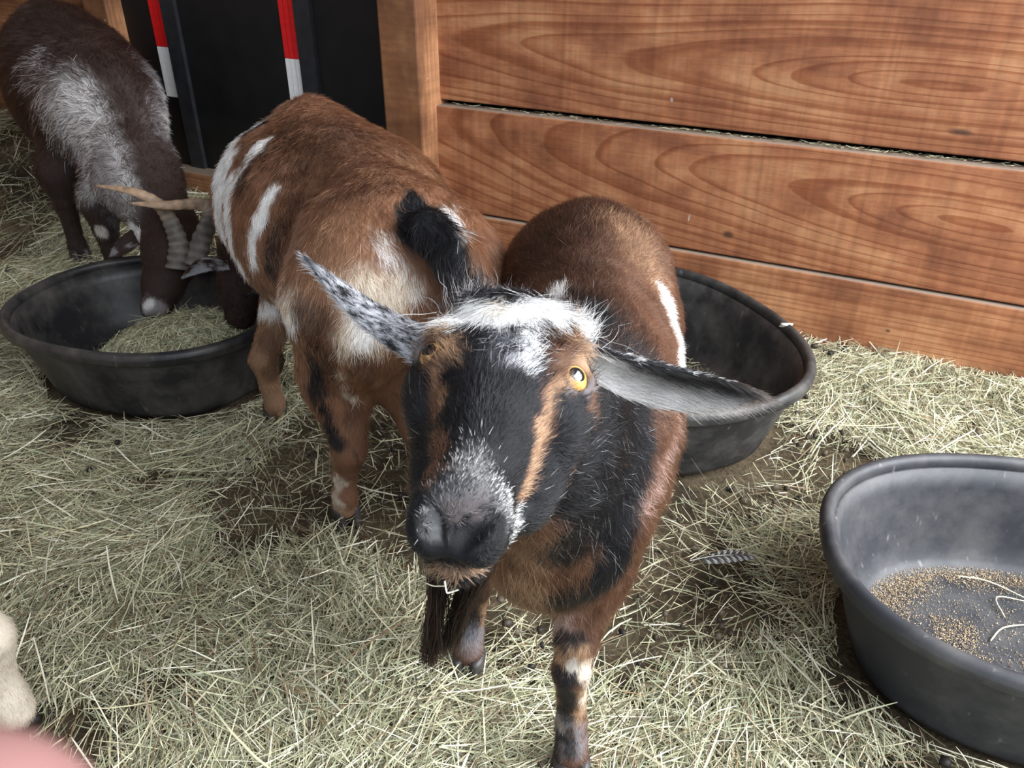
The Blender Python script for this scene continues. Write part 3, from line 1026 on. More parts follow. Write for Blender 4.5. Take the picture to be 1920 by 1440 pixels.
        ('black', 0.04, 0.008, 1, [(-0.134,1.133,0.577),(-0.118,1.08,0.568),(-0.095,1.049,0.54),(-0.081,1.046,0.51)]),
        ('tan', 0.05, 0.02, 0.75, [(-0.482,1.444,0.193),(-0.485,1.447,0.105),(-0.487,1.441,0.043)]),
        ('brown', 0.02, 0.015, 0.7, [(-0.491,1.445,0.204),(-0.486,1.443,0.132)]),
        ('darkbrown', 0.012, 0.01, 0.7, [(-0.501,1.442,0.023),(-0.496,1.447,0.016)]),
        ('brown', 0.03, 0.015, 0.9, [(-0.222,1.05,0.364)]),
    ],
    'roan': [
        ('white', 0.11, 0.07, 0.55, [(-1.132,2.11,0.55),(-1.073,2.052,0.472),(-0.988,1.936,0.398)]),
        ('roan', 0.09, 0.05, 0.5, [(-1.132,2.11,0.55),(-1.073,2.052,0.472),(-0.987,1.94,0.41)]),
        ('white', 0.06, 0.05, 0.5, [(-1.098,2.084,0.529),(-1.058,2.035,0.45),(-0.972,1.929,0.4)]),
        ('white', 0.05, 0.05, 0.25, [(-1.284,2.304,0.595),(-1.176,2.128,0.52)]),
        ('roan', 0.05, 0.04, 0.8, [(-1.033,2.455,0.543),(-0.934,2.245,0.497),(-0.887,2.115,0.444)]),
        ('white', 0.035, 0.03, 0.55, [(-1.016,2.448,0.5),(-0.914,2.187,0.44)]),
        ('roan', 0.04, 0.03, 0.7, [(-0.987,1.954,0.432),(-0.973,1.925,0.388)]),
        ('choc', 0.035, 0.03, 1, [(-1.304,2.518,0.69),(-1.054,2.189,0.625),(-0.978,2.11,0.55),(-0.909,2.007,0.47),(-0.858,1.926,0.388)]),
        ('choc', 0.05, 0.02, 0.9, [(-0.868,1.974,0.427),(-0.836,1.928,0.375)]),
        ('choc', 0.05, 0.02, 0.9, [(-1.2,2.174,0.222),(-1.208,2.155,0.171)]),
        ('choc', 0.06, 0.02, 0.9, [(-1.045,1.999,0.256)]),
        ('roan', 0.02, 0.015, 0.7, [(-0.947,1.904,0.343),(-1.027,2.034,0.236)]),
        ('white', 0.014, 0.006, 0.95, [(-0.924,1.89,0.278),(-0.894,1.852,0.281)]),
        ('callus', 0.01, 0.003, 1, [(-1.051,2.0,0.235)]),
        ('roan', 0.022, 0.012, 0.9, [(-0.813,1.669,0.177),(-0.798,1.672,0.169)]),
        ('white', 0.01, 0.008, 0.7, [(-0.817,1.671,0.18)]),
    ],
}
FRONT_VOXEL = 0.0035
FRONT_HAIRS, SPOTTED_HAIRS, ROAN_HAIRS, EAR_HAIRS = 220000, 120000, 70000, 12000
BEARD_A, BEARD_B = (-0.0568, 0.385, 0.5042), (-0.0454, 0.395, 0.5061)
HORNS = [
    [(-0.771, 1.745, 0.236), (-0.764, 1.765, 0.287), (-0.778, 1.785, 0.331), (-0.804, 1.8, 0.37), (-0.855, 1.8, 0.401), (-0.954, 1.83, 0.407)],
    [(-0.737, 1.755, 0.239), (-0.717, 1.785, 0.292), (-0.692, 1.8, 0.345), (-0.707, 1.8, 0.371), (-0.774, 1.765, 0.381), (-0.851, 1.765, 0.386)],
]
FINGER_TIP = (-0.0257, 0.0197, 0.9114)
# ------------------------------------------------------------------ shared goat pieces
PAL = {
    'black': (0.009, 0.009, 0.011), 'brown': (0.115, 0.056, 0.034), 'darkbrown': (0.040, 0.019, 0.012),
    'tan': (0.36, 0.215, 0.125), 'white': (0.86, 0.85, 0.84), 'grey': (0.30, 0.30, 0.33), 'pink': (0.46, 0.32, 0.28),
    'rust': (0.205, 0.098, 0.055), 'cream': (0.66, 0.57, 0.46), 'skin': (0.15, 0.125, 0.125), 'callus': (0.50, 0.46, 0.40),
    'roan': (0.24, 0.22, 0.225), 'choc': (0.036, 0.021, 0.017), 'silver': (0.46, 0.46, 0.49), 'red': (0.11, 0.040, 0.020),
}
HOOF = plain('hoof_horn', (0.035, 0.030, 0.028), 0.5, 0.4, 60, 0.3)
IRIS = plain('amber_iris', (0.66, 0.38, 0.11), 0.25, 0.35, 300)
PUPIL = plain('eye_pupil', (0.004, 0.005, 0.008), 0.06)
EYE = plain('eye_dark', (0.012, 0.009, 0.008), 0.08)


def cornea_mat():
    m, nt, b = new_mat('cornea')
    nt.nodes.remove(b)
    out = [n for n in nt.nodes if n.type == 'OUTPUT_MATERIAL'][0]
    t = node(nt, 'ShaderNodeBsdfTransparent')
    g = node(nt, 'ShaderNodeBsdfGlossy', Roughness=0.03)
    f = node(nt, 'ShaderNodeFresnel', IOR=1.38)
    mx = node(nt, 'ShaderNodeMixShader')
    nt.links.new(f.outputs[0], mx.inputs[0])
    nt.links.new(t.outputs[0], mx.inputs[1])
    nt.links.new(g.outputs[0], mx.inputs[2])
    nt.links.new(mx.outputs[0], out.inputs['Surface'])
    return m


CORNEA = cornea_mat()


def sphere_mesh(name, c, r, axes, nu=24, nv=14, th0=0.0, th1=math.pi):
    """ellipsoid cap about axes[2]; th is the polar angle from axes[2]."""
    c = np.array(c, float)
    A = [unit(a) for a in axes]
    r = np.array(r if np.ndim(r) else (r, r, r), float)
    V, F = [], []
    for j in range(nv + 1):
        th = th0 + (th1 - th0) * j / nv
        for i in range(nu):
            ph = 2 * math.pi * i / nu
            V.append(c + A[0] * r[0] * math.sin(th) * math.cos(ph) + A[1] * r[1] * math.sin(th) * math.sin(ph) + A[2] * r[2] * math.cos(th))
    for j in range(nv):
        for i in range(nu):
            F.append([j * nu + i, (j + 1) * nu + i, (j + 1) * nu + (i + 1) % nu, j * nu + (i + 1) % nu])
    return np_mesh(name, np.array(V), F)


def make_eye(parent, c, r, look, side, up, pupil=(0.50, 0.36, 0.10), iris=None):
    """eyeball with amber iris, slot pupil lying across and a wet cornea."""
    look = unit(look)
    up = unit(np.array(up) - look * (np.array(up) @ look))
    side = np.cross(up, look)
    c = np.array(c, float)
    e = link('eye', sphere_mesh('eye', c, r, (side, up, look)), EYE, parent)
    link('iris', sphere_mesh('iris', c, r * 1.012, (side, up, look), 32, 8, 0.0, 0.95), iris or IRIS, e)
    PV, PF = [c + look * r * 1.03], []
    for j in range(1, 7):
        for i in range(28):
            ph = 2 * math.pi * i / 28
            ax_, ay_ = pupil[0] * j / 6 * math.cos(ph), pupil[1] * j / 6 * math.sin(ph)
            PV.append(c + r * 1.03 * unit(look + side * ax_ + up * ay_ + up * pupil[2]))
    PF += [[0, 1 + i, 1 + (i + 1) % 28] for i in range(28)]
    for j in range(5):
        PF += [[1 + j * 28 + i, 1 + (j + 1) * 28 + i, 1 + (j + 1) * 28 + (i + 1) % 28, 1 + j * 28 + (i + 1) % 28] for i in range(28)]
    PV[0] = c + r * 1.03 * unit(look + up * pupil[2])
    link('pupil', np_mesh('pupil', np.array(PV), PF), PUPIL, e)
    link('cornea', sphere_mesh('cornea', c, r * 1.07, (side, up, look), 32, 10, 0.0, 1.15), CORNEA, e)
    return e


def make_hoof(parent, p, yaw, r=0.024, h=0.042, sink=0.0):
    """cloven hoof: two horny toes side by side, pointing along yaw."""
    f = np.array([math.cos(yaw), math.sin(yaw), 0])
    s = np.array([-f[1], f[0], 0])
    V, F = [], []
    for sg in (-1, 1):
        b0 = len(V)
        rings = 6
        seg = 12
        for j in range(rings + 1):
            t = j / rings
            for i in range(seg):
                a = 2 * math.pi * i / seg
                w = r * (0.60 - 0.12 * t)
                lx = r * (1.25 - 0.35 * t)
                x = math.cos(a) * lx + r * 0.35 * (1 - t) * (1 if math.cos(a) > 0 else 0)
                y = sg * r * 0.56 + math.sin(a) * w * (1 - 0.35 * max(0, math.cos(a)) ** 2)
                V.append(np.array(p) + f * x + s * y + np.array([0, 0, h * t - sink]))
        for j in range(rings):
            for i in range(seg):
                F.append([b0 + j * seg + i, b0 + j * seg + (i + 1) % seg, b0 + (j + 1) * seg + (i + 1) % seg, b0 + (j + 1) * seg + i])
        F.append([b0 + i for i in range(seg)][::-1])
        F.append([b0 + rings * seg + i for i in range(seg)])
    return link('hoof', np_mesh('hoof', np.array(V), F), HOOF, parent)


def ear_shape(base, tip, width, cupn, bend=(0, 0, 0), th=0.004, nu=26, nv=14, cup=0.5, base_w=0.55, slim=0.0):
    """leaf-shaped cupped ear; cupn = the way the open side faces. returns V, Q (closed, with thickness)."""
    base, tip, cupn, bend = (np.array(v, float) for v in (base, tip, cupn, bend))
    ax = tip - base
    Ln = np.linalg.norm(ax)
    ax = ax / Ln
    cupn = unit(cupn - ax * (cupn @ ax))
    sd = np.cross(ax, cupn)
    front, back = [], []
    for i in range(nu + 1):
        t = i / nu
        prof = (base_w + (1 - base_w) * math.sin(min(t / 0.42, 1) * math.pi / 2)) if t < 0.42 else max(0.0, math.cos(((t - 0.42) / 0.58) ** 1.35 * math.pi / 2)) ** 0.8
        prof = max(prof * (1 - slim) + slim * (1 - t) ** 0.75, 0.02)
        w = width * prof
        c = base + ax * Ln * t + bend * math.sin(t * math.pi) 
        cang = cup * (1 - 0.55 * t) * math.pi
        for j in range(nv + 1):
            u = j / nv * 2 - 1
            a = u * cang / 2 + 1e-6
            # arc with chord fixed by the cup angle
            rad = w / max(cang, 1e-3)
            q = c + sd * rad * math.sin(a) * 2 * 0.5 - cupn * rad * (math.cos(a) - math.cos(cang / 2))
            nrm = unit(cupn * math.cos(a) - sd * math.sin(a))
            tk = th * (0.35 + 0.65 * (1 - abs(u) ** 3)) * (0.4 + 0.6 * (1 - t))
            front.append(q + nrm * tk / 2)
            back.append(q - nrm * tk / 2)
    V = np.array(front + back)
    m = nv + 1
    nb = (nu + 1) * m
    Q = []
    for i in range(nu):
        for j in range(nv):
            Q.append([i * m + j, i * m + j + 1, (i + 1) * m + j + 1, (i + 1) * m + j])
            Q.append([nb + i * m + j, nb + (i + 1) * m + j, nb + (i + 1) * m + j + 1, nb + i * m + j + 1])
    for i in range(nu):
        for j, fl in ((0, 0), (nv, 1)):
            q = [i * m + j, (i + 1) * m + j, nb + (i + 1) * m + j, nb + i * m + j]
            Q.append(q if not fl else q[::-1])
    for i, fl in ((0, 1), (nu, 0)):
        for j in range(nv):
            q = [i * m + j, i * m + j + 1, nb + i * m + j + 1, nb + i * m + j]
            Q.append(q if fl == 0 else q[::-1])
    Q = np.array(Q)
    n = np.cross(V[Q[:, 2]] - V[Q[:, 0]], V[Q[:, 3]] - V[Q[:, 1]])[0]
    if n @ cupn < 0:
        Q = Q[:, ::-1].copy()
    return V, Q, len(front)


# ------------------------------------------------------------------ the goat at the front
_c, _s = math.cos(math.radians(-3.0)), math.sin(math.radians(-3.0))
HR = np.array([[_c, -_s, 0], [_s, _c, 0], [0, 0, 1]]) @ np.array([[0.989, -0.124, 0.084], [-0.119, -0.986, -0.075], [-0.092, -0.064, 0.989]])
HT = np.array([-0.0045, 0.4713, 0.7031])


def hw(*p):
    return HR @ np.array(p, float) + HT


def eye_spot(s):
    return np.array((s * 0.0425, 0.002, -0.0180)), unit((s * 0.56, 0.42, 0.71))


def front_goat_clay(h=0.0035):
    c = Clay((-0.24, 0.24, -0.01), (0.36, 1.42, 0.80), h)
    a = unit((0.153, 0.988, 0.02))
    l = np.array([-a[1], a[0], 0.0])
    u = (0, 0, 1)
    ax = (-l, a, u)
    # trunk
    c.ball((0.098, 0.98, 0.395), (0.137, 0.30, 0.148), 0.05, ax)
    c.ball((0.118, 1.17, 0.415), (0.128, 0.15, 0.130), 0.06, ax)
    c.ball((0.080, 0.80, 0.430), (0.105, 0.14, 0.125), 0.06, ax)
    c.ball((0.046, 0.705, 0.365), (0.090, 0.085, 0.118), 0.05, ax)
    c.limb((0.080, 0.80, 0.50), (0.125, 1.23, 0.500), 0.045, 0.06, 0.05)
    for sx in (-1, 1):
        c.ball(np.array([0.118, 1.20, 0.475]) - l * 0.055 * sx, (0.06, 0.09, 0.055), 0.05, ax)
    # neck
    c.chain([hw(0, -0.045, -0.06), (0.022, 0.62, 0.575), (0.060, 0.74, 0.47)], [0.050, 0.064, 0.09], 0.045)
    c.chain([hw(0.0, -0.03, -0.095), (0.020, 0.61, 0.50), (0.045, 0.69, 0.40)], [0.038, 0.055, 0.08], 0.05)
    # front legs
    c.chain([(0.110, 0.76, 0.37), (0.092, 0.715, 0.285), (0.075, 0.668, 0.215)], [0.060, 0.043, 0.026], 0.03)
    c.chain([(0.075, 0.668, 0.215), (0.070, 0.655, 0.175), (0.072, 0.660, 0.13), (0.074, 0.660, 0.075), (0.075, 0.648, 0.035)], [0.0235, 0.0225, 0.0175, 0.019, 0.0215], 0.006)
    c.chain([(-0.020, 0.79, 0.36), (-0.030, 0.80, 0.27), (-0.045, 0.81, 0.19)], [0.062, 0.042, 0.025], 0.03)
    c.chain([(-0.045, 0.81, 0.19), (-0.050, 0.815, 0.155), (-0.056, 0.825, 0.10), (-0.060, 0.825, 0.06), (-0.062, 0.815, 0.03)], [0.023, 0.022, 0.018, 0.0195, 0.0215], 0.006)
    # hind legs
    for sx in (-1, 1):
        o = np.array([0.118, 1.15, 0]) - l * 0.068 * sx
        c.chain([o + (0, 0, 0.38), o + (0, -0.05, 0.27), o + (0, 0.045, 0.18)], [0.072, 0.048, 0.026], 0.04)
        c.chain([o + (0, 0.045, 0.18), o + (0, 0.03, 0.10), o + (0, 0.02, 0.06), o + (0, 0.005, 0.03)], [0.025, 0.018, 0.02, 0.023], 0.012)
    # tail
    c.chain([(0.13, 1.30, 0.50), (0.132, 1.335, 0.49), (0.135, 1.36, 0.45)], [0.03, 0.022, 0.014], 0.02)
    # head, in its own frame: x to the goat's left, y towards the nose, z out of the forehead
    c.frame(HR, HT)
    c.ball((0, -0.028, -0.042), (0.051, 0.048, 0.045), 0.02)
    c.ball((0, 0.004, -0.037), (0.052, 0.046, 0.040), 0.02)
    c.chain([(0, 0.010, -0.034), (0, 0.060, -0.032), (0, 0.112, -0.030)], [0.040, 0.0285, 0.0225], 0.02)
    c.ball((0.001, 0.129, -0.027), (0.0228, 0.023, 0.0205), 0.014)
    for s in (-1, 1):
        c.ball((s * 0.0150 + 0.0015, 0.122, -0.042), (0.0132, 0.026, 0.019), 0.012)
        c.ball((s * 0.0118 + 0.001, 0.141, -0.034), (0.0118, 0.013, 0.013), 0.010)
        c.ball((s * 0.030, 0.020, -0.078), (0.022, 0.052, 0.040), 0.025)
        c.limb((s * 0.023, -0.03, -0.09), (s * 0.012, 0.095, -0.070), 0.022, 0.015, 0.025)
        c.ball((s * 0.040, -0.008, -0.0085), (0.014, 0.030, 0.010), 0.012)    # brow
        c.ball((s * 0.044, -0.004, -0.048), (0.0185, 0.036, 0.024), 0.018)    # temple
        c.ball((s * 0.044, 0.020, -0.034), (0.012, 0.024, 0.012), 0.014)     # below the eye
        c.limb((s * 0.024, -0.045, -0.012), (s * 0.027, -0.047, -0.006), 0.014, 0.011, 0.015)   # horn buds
    c.ball((0, 0.105, -0.073), (0.017, 0.034, 0.014), 0.014)                 # lower jaw and lip
    c.ball((0, 0.127, -0.068), (0.0165, 0.014, 0.010), 0.01)
    c.limb((0, -0.042, -0.018), (0, -0.02, -0.008), 0.030, 0.024, 0.02)
    # mouth line, philtrum, nostrils
    for s in (-1, 1):
        c.chain([(s * 0.004, 0.158, -0.0575), (s * 0.018, 0.147, -0.0600), (s * 0.033, 0.118, -0.063), (s * 0.033, 0.075, -0.062)], [0.0035, 0.0035, 0.003, 0.002], 0.005, cut=True)
        c.chain([(s * 0.0060, 0.1520, -0.0320), (s * 0.0100, 0.1485, -0.0240), (s * 0.0165, 0.1415, -0.0185), (s * 0.0215, 0.1330, -0.0190)], [0.0036, 0.0068, 0.0062, 0.0040], 0.003, cut=True)
    c.limb((0, 0.1575, -0.030), (0, 0.1580, -0.055), 0.0018, 0.0018, 0.004, cut=True)
    for s in (-1, 1):                                                       # sockets and lids
        e, n = eye_spot(s)
        up = unit(np.array((0, -0.7, 0.7)) - n * (np.array((0, -0.7, 0.7)) @ n))
        sd = np.cross(up, n)
        c.ball(e + n * 0.004, (0.0165, 0.0125, 0.0145), 0.004, axes=(sd, up, n), cut=True)
        ring = [e + n * (0.0075 + 0.001 * math.cos(2 * t)) + up * 0.0092 * math.cos(t) + sd * 0.0155 * math.sin(t) for t in np.linspace(0, 2 * math.pi, 15)]
        c.chain(ring, [0.0030 + 0.0008 * math.cos(t) for t in np.linspace(0, 2 * math.pi, 15)], 0.003)
    return c


EAR_L_TIP = (0.187, 0.513, 0.639)
EAR_R_TIP = (-0.155, 0.570, 0.727)
# ------------------------------------------------------------------ the spotted goat in the middle
G2A = unit((-0.42, 0.907, 0.0))          # the way it heads
G2L = np.array([-G2A[1], G2A[0], 0.0])   # its left
G2O = np.array([-0.19, 1.21, 0.0])       # under the hips


def g2(f, l, z):
    return G2O + G2A * f + G2L * l + np.array([0, 0, z])


def spotted_goat_clay(h=0.005):
    c = Clay((-1.0, 0.95, -0.01), (0.15, 2.15, 0.75), h)
    ax = (G2L, G2A, (0, 0, 1))
    c.ball(g2(0.32, 0.0, 0.432), (0.212, 0.27, 0.176), 0.06, ax)
    c.ball(g2(0.02, 0.0, 0.455), (0.135, 0.16, 0.140), 0.07, ax)
    c.ball(g2(0.50, 0.015, 0.43), (0.200, 0.17, 0.168), 0.07, ax)
    c.limb(g2(-0.02, 0, 0.54), g2(0.52, 0.0, 0.575), 0.05, 0.05, 0.06)
    for s in (-1, 1):
        c.ball(g2(-0.01, s * 0.07, 0.51), (0.055, 0.10, 0.05), 0.06, ax)
        c.ball(g2(-0.055, s * 0.075, 0.42), (0.075, 0.09, 0.12), 0.05, ax)
    # neck down into the tub
    c.chain([g2(0.55, -0.02, 0.46), g2(0.66, 0.05, 0.38), (-0.585, 1.71, 0.30)], [0.11, 0.085, 0.06], 0.06)
    # head
    c.chain([(-0.585, 1.71, 0.30), (-0.60, 1.675, 0.23), (-0.61, 1.65, 0.165)], [0.060, 0.048, 0.033], 0.03)
    # hind legs
    lh, rh = np.array([-0.295, 1.135, 0]), np.array([-0.165, 1.20, 0])
    for foot, s in ((lh, 1), (rh, -1)):
        hip = g2(-0.02, s * 0.085, 0.42)
        st = foot + G2A * 0.03 + np.array([0.022 * s, 0, 0.29])
        hock = foot - G2A * 0.03 + np.array([0.012 * s, 0, 0.175])
        c.chain([hip, st, hock], [0.10, 0.056, 0.028], 0.045)
        c.chain([hock, foot + (0.004, 0.005, 0.10), foot + (0, 0, 0.06), foot + G2A * 0.01 + (0, 0, 0.03)], [0.028, 0.020, 0.021, 0.024], 0.008)
    # front legs
    for foot, s in ((np.array([-0.50, 1.455, 0]), 1), (np.array([-0.345, 1.575, 0]), -1)):
        sh = g2(0.44, s * 0.07, 0.38)
        el = foot + np.array([0.035 if s > 0 else -0.01, 0.055, 0.26])
        c.chain([sh, el, foot + (-0.008, -0.002, 0.16)], [0.072, 0.036, 0.026], 0.035)
        c.chain([foot + (-0.008, -0.002, 0.16), foot + (-0.004, 0, 0.10), foot + (0, 0, 0.055), foot + G2A * 0.01 + (0, 0, 0.03)], [0.027, 0.019, 0.020, 0.024], 0.008)
    # tail, hanging to its right
    c.chain([g2(-0.12, -0.02, 0.555), g2(-0.165, -0.045, 0.53), g2(-0.185, -0.065, 0.47), g2(-0.19, -0.085, 0.415)], [0.030, 0.029, 0.026, 0.016], 0.025)
    c.limb(g2(0.12, 0.0, 0.27), g2(0.02, 0.0, 0.29), 0.06, 0.05, 0.05)     # udder
    return c


# ------------------------------------------------------------------ the dark roan goat at the back
G3A = unit((0.593, -0.805, 0.0))
G3L = np.array([-G3A[1], G3A[0], 0.0])
G3O = np.array([-1.45, 2.75, 0.13])


def g3(f, l, z):
    return G3O + G3A * f + G3L * l + np.array([0, 0, z])


def roan_goat_clay(h=0.0055):
    c = Clay((-1.85, 1.55, 0.05), (-0.55, 3.05, 0.85), h)
    ax = (G3L, G3A, (0, 0, 1))
    c.ball(g3(0.36, 0.0, 0.345), (0.195, 0.30, 0.180), 0.06, ax)
    c.ball(g3(0.06, 0.0, 0.425), (0.155, 0.17, 0.150), 0.08, ax)
    c.ball(g3(0.20, 0.0, 0.40), (0.175, 0.18, 0.155), 0.08, ax)
    c.ball(g3(0.62, -0.02, 0.335), (0.140, 0.17, 0.160), 0.07, ax)
    c.limb(g3(0.02, 0, 0.52), g3(0.62, 0.0, 0.445), 0.05, 0.05, 0.06)
    # neck and head, nose down in the tub
    c.chain([g3(0.68, 0.0, 0.36), (-0.945, 2.03, 0.37), (-0.835, 1.895, 0.275)], [0.11, 0.092, 0.070], 0.06)
    c.chain([(-0.828, 1.885, 0.262), (-0.815, 1.83, 0.235), (-0.815, 1.755, 0.195), (-0.818, 1.705, 0.165)], [0.062, 0.060, 0.042, 0.031], 0.03)
    c.ball((-0.818, 1.695, 0.160), (0.030, 0.030, 0.026), 0.02)
    # legs
    for foot, f, l in ((np.array([-1.225, 2.17, 0.09]), 0.55, -0.10), (np.array([-1.06, 2.03, 0.06]), 0.68, -0.02), (np.array([-1.44, 2.62, 0.13]), 0.08, -0.05), (np.array([-1.35, 2.76, 0.13]), 0.04, 0.10)):
        top = g3(f, l, 0.27)
        kn = foot + np.array([0, 0, 0.17])
        c.chain([top, kn + (0, 0.01, 0.08), kn], [0.085, 0.045, 0.031], 0.04)
        c.chain([kn, foot + (0, 0, 0.09), foot + (0, 0, 0.05), foot + (0, 0, 0.02)], [0.029, 0.021, 0.023, 0.027], 0.008)
    c.chain([g3(-0.08, 0, 0.50), g3(-0.13, 0, 0.47), g3(-0.14, 0, 0.40)], [0.03, 0.025, 0.015], 0.02)
    return c


# BUILD
def coat(key, base, wob, wscale, more=()):
    mk = MARKS[key] + list(more)

    def f(P, jit=None):
        return paint(P, base, mk, PAL, wob, wscale, jit)
    return f


def ear_coat(n_front, inner, outer):
    pass


# --- goat in front
root = empty('goat', (0.08, 0.80, 0.0), 'black and brown goat in front with white blaze and beard, staring at the camera', 'goat')
V, Q = front_goat_clay(FRONT_VOXEL).skin()
rims = []
for s in (-1, 1):                                  # dark lid rims and pale hair round the eyes
    e, n = eye_spot(s)
    up_ = unit(np.array((0, -0.7, 0.7)) - n * (np.array((0, -0.7, 0.7)) @ n))
    sd_ = np.cross(up_, n)
    rims.append(('black', 0.0030, 0.001, 1, [tuple(hw(s * .006, .152, -.032)), tuple(hw(s * .010, .1485, -.024)), tuple(hw(s * .0165, .1415, -.0185))]))  # nostril hollows painted black to deepen their shade
    rims.append(('skin', 0.0024, 0.001, 1, [tuple(hw(*(e + n * 0.0085 + up_ * 0.0092 * math.cos(t) + sd_ * 0.0155 * math.sin(t)))) for t in np.linspace(0, 2 * math.pi, 15)]))
rims += [('black', 0.050, 0.015, 1, [(-0.045, 0.60, 0.56), (-0.055, 0.68, 0.46), (-0.050, 0.74, 0.36)]),      # neck, both sides
         ('black', 0.042, 0.015, 1, [(0.055, 0.58, 0.63), (0.085, 0.66, 0.57), (0.11, 0.74, 0.52)]),
         ('white', 0.022, 0.008, 1, [(-0.03, 0.98, 0.40), (-0.035, 1.00, 0.33)])]
paint1 = coat('front', 'brown', 0.007, 70, rims)
link('body', np_mesh('body', V, Q, True, paint1(V) * (0.75 - 0.42 * sstep(0.075, 0.05, np.linalg.norm(V - hw(0, 0.12, -0.02), axis=1)) * sstep(0.010, 0.018, np.linalg.norm(V - hw(0, 0.152, -0.032), axis=1)))[:, None]), SKIN, root)
for s in (-1, 1):
    e, n = eye_spot(s)
    make_eye(root, hw(*e), 0.0138, HR @ n, None, HR @ np.array([0, -.7, 0.7]))
make_hoof(root, (0.075, 0.640, ground_z(0.075, 0.64) - 0.004), -1.45, 0.0225, 0.040)
make_hoof(root, (-0.062, 0.810, ground_z(-0.06, 0.81) - 0.004), -1.75, 0.0225, 0.040)
for hx, hy in ((0.185, 1.165), (0.052, 1.145)):
    make_hoof(root, (hx, hy, -0.002), -1.45, 0.0225, 0.040)

h_ = lambda *p: hw(*p)
flow_pts, len_pts = [], []


def guide(p, d, L=None):
    flow_pts.append((p, d))
    if L:
        len_pts.append((p, L))


HX, HY, HZ = HR[:, 0], HR[:, 1], HR[:, 2]
for s in (-1, 1):
    guide(h_(s * .01, .13, -.012), -HY + HZ * .1 + HX * s * .3, .0045)
    guide(h_(s * .03, .12, -.045), -HY * .8 + HX * s * .25 - HZ * .5, .0045)
    guide(h_(s * .02, .07, -.012), -HY + HX * s * .45, .0068)
    guide(h_(s * .038, .03, -.045), -HY - HZ * .3, .010)
    guide(h_(s * .035, .0, -.10), -HY - HZ * .5, .014)
    guide(h_(s * .05, -.03, -.04), -HY * .8 - HZ * .3 + HX * s * .4, .012)
    guide(h_(s * .03, .025, -.012), -HY + HX * s * .6, .009)
    guide(h_(s * .025, -.055, -.015), -HY * .3 + HX * s * .8 + HZ * .4, .020)
    guide(h_(s * .02, -.03, -.003), HY * .9 + HX * s * .5, .015)
guide(h_(0, .14, -.035), -HZ, .003)
guide(h_(0, .12, -.078), -HZ * .4 - HY, .010)
guide(h_(0, .04, .0), -HY, .009)
guide(h_(0, .0, .002), HY * .3 + HX * .2, .012)
guide(h_(0, -.045, -.004), HY * .8 + HZ * .2, .020)
guide(h_(0, -.07, -.03), -HY + HZ * .3, .018)
for s in (-1, 1):
    guide((0.02 + s * .06, .62, .53), (s * .1, .5, -.8), .022)
    guide((0.05 + s * .10, .74, .40), (s * .1, .45, -.9), .020)
    guide((0.10 + s * .14, .95, .42), (s * .1, .7, -.7), .015)
    guide((0.12 + s * .13, 1.17, .40), (0.1, .5, -.9), .014)
    guide((0.10 + s * .12, 1.0, .28), (0, .7, -.4), .018)
guide((.045, .62, .33), (0, .0, -1), .024)
guide((.03, .64, .45), (0, .15, -1), .024)
guide((.04, .70, .26), (0, .3, -1), .022)
guide((.03, .62, .62), (.1, 1, .1), .022)
guide((.08, .85, .55), (.12, 1, .0), .020)
guide((.12, 1.15, .54), (.1, 1, .0), .019)
guide((.12, 1.30, .46), (0, .3, -1), .016)
for p in ((.072, .655, .17), (.074, .655, .06), (-.05, .815, .16), (-.06, .825, .06), (.185, 1.17, .12), (.05, 1.15, .12)):
    guide(p, (0, .1, -1), .008)
G_F, G_L = list(flow_pts), list(len_pts)


def front_density(P):
    """no hair in the eyes or nostrils, more of it on the head that is close to the lens."""
    w = 1.0 + 1.6 * sstep(0.16, 0.10, np.linalg.norm(P - hw(0, 0.03, -0.03), axis=1))
    w = w * (1 + 1.8 * sstep(0.060, 0.035, np.linalg.norm(P - hw(0, 0.12, -0.02), axis=1)))
    for s in (-1, 1):
        e, n = eye_spot(s)
        w = w * sstep(0.0135, 0.0165, np.linalg.norm(P - hw(*(e + n * 0.008)), axis=1))
        w = w * sstep(0.007, 0.011, seg_dist(P, [hw(s * .006, .156, -.031), hw(s * .0105, .155, -.0235), hw(s * .0185, .148, -.0175)]))
    return w * (0.06 + 0.94 * sstep(0.009, 0.015, np.linalg.norm(P - hw(0, 0.156, -0.036), axis=1)))


grow_coat('fur', V, Q, FRONT_HAIRS, lambda P: field(P, G_F, 3), lambda P: field(P, G_L, 3), paint1, HAIR, root,
          lift=0.30, rad=0.00017, seed=21, clump=0.34, shade=0.38, flecks=0.03, weight=front_density)['kind'] = 'stuff'

ear_specs = (
    ('left', hw(0.048, -0.042, -0.028), EAR_L_TIP, dict(width=0.062, cupn=(0.0, -0.86, -0.50), bend=(0, 0, -0.010), cup=0.75, base_w=0.55)),
    ('right', hw(-0.044, -0.036, -0.038), EAR_R_TIP, dict(width=0.044, cupn=(0.1, 0.30, -0.95), bend=(0, 0, -0.012), cup=0.5, base_w=1.0, slim=1.0)),
)


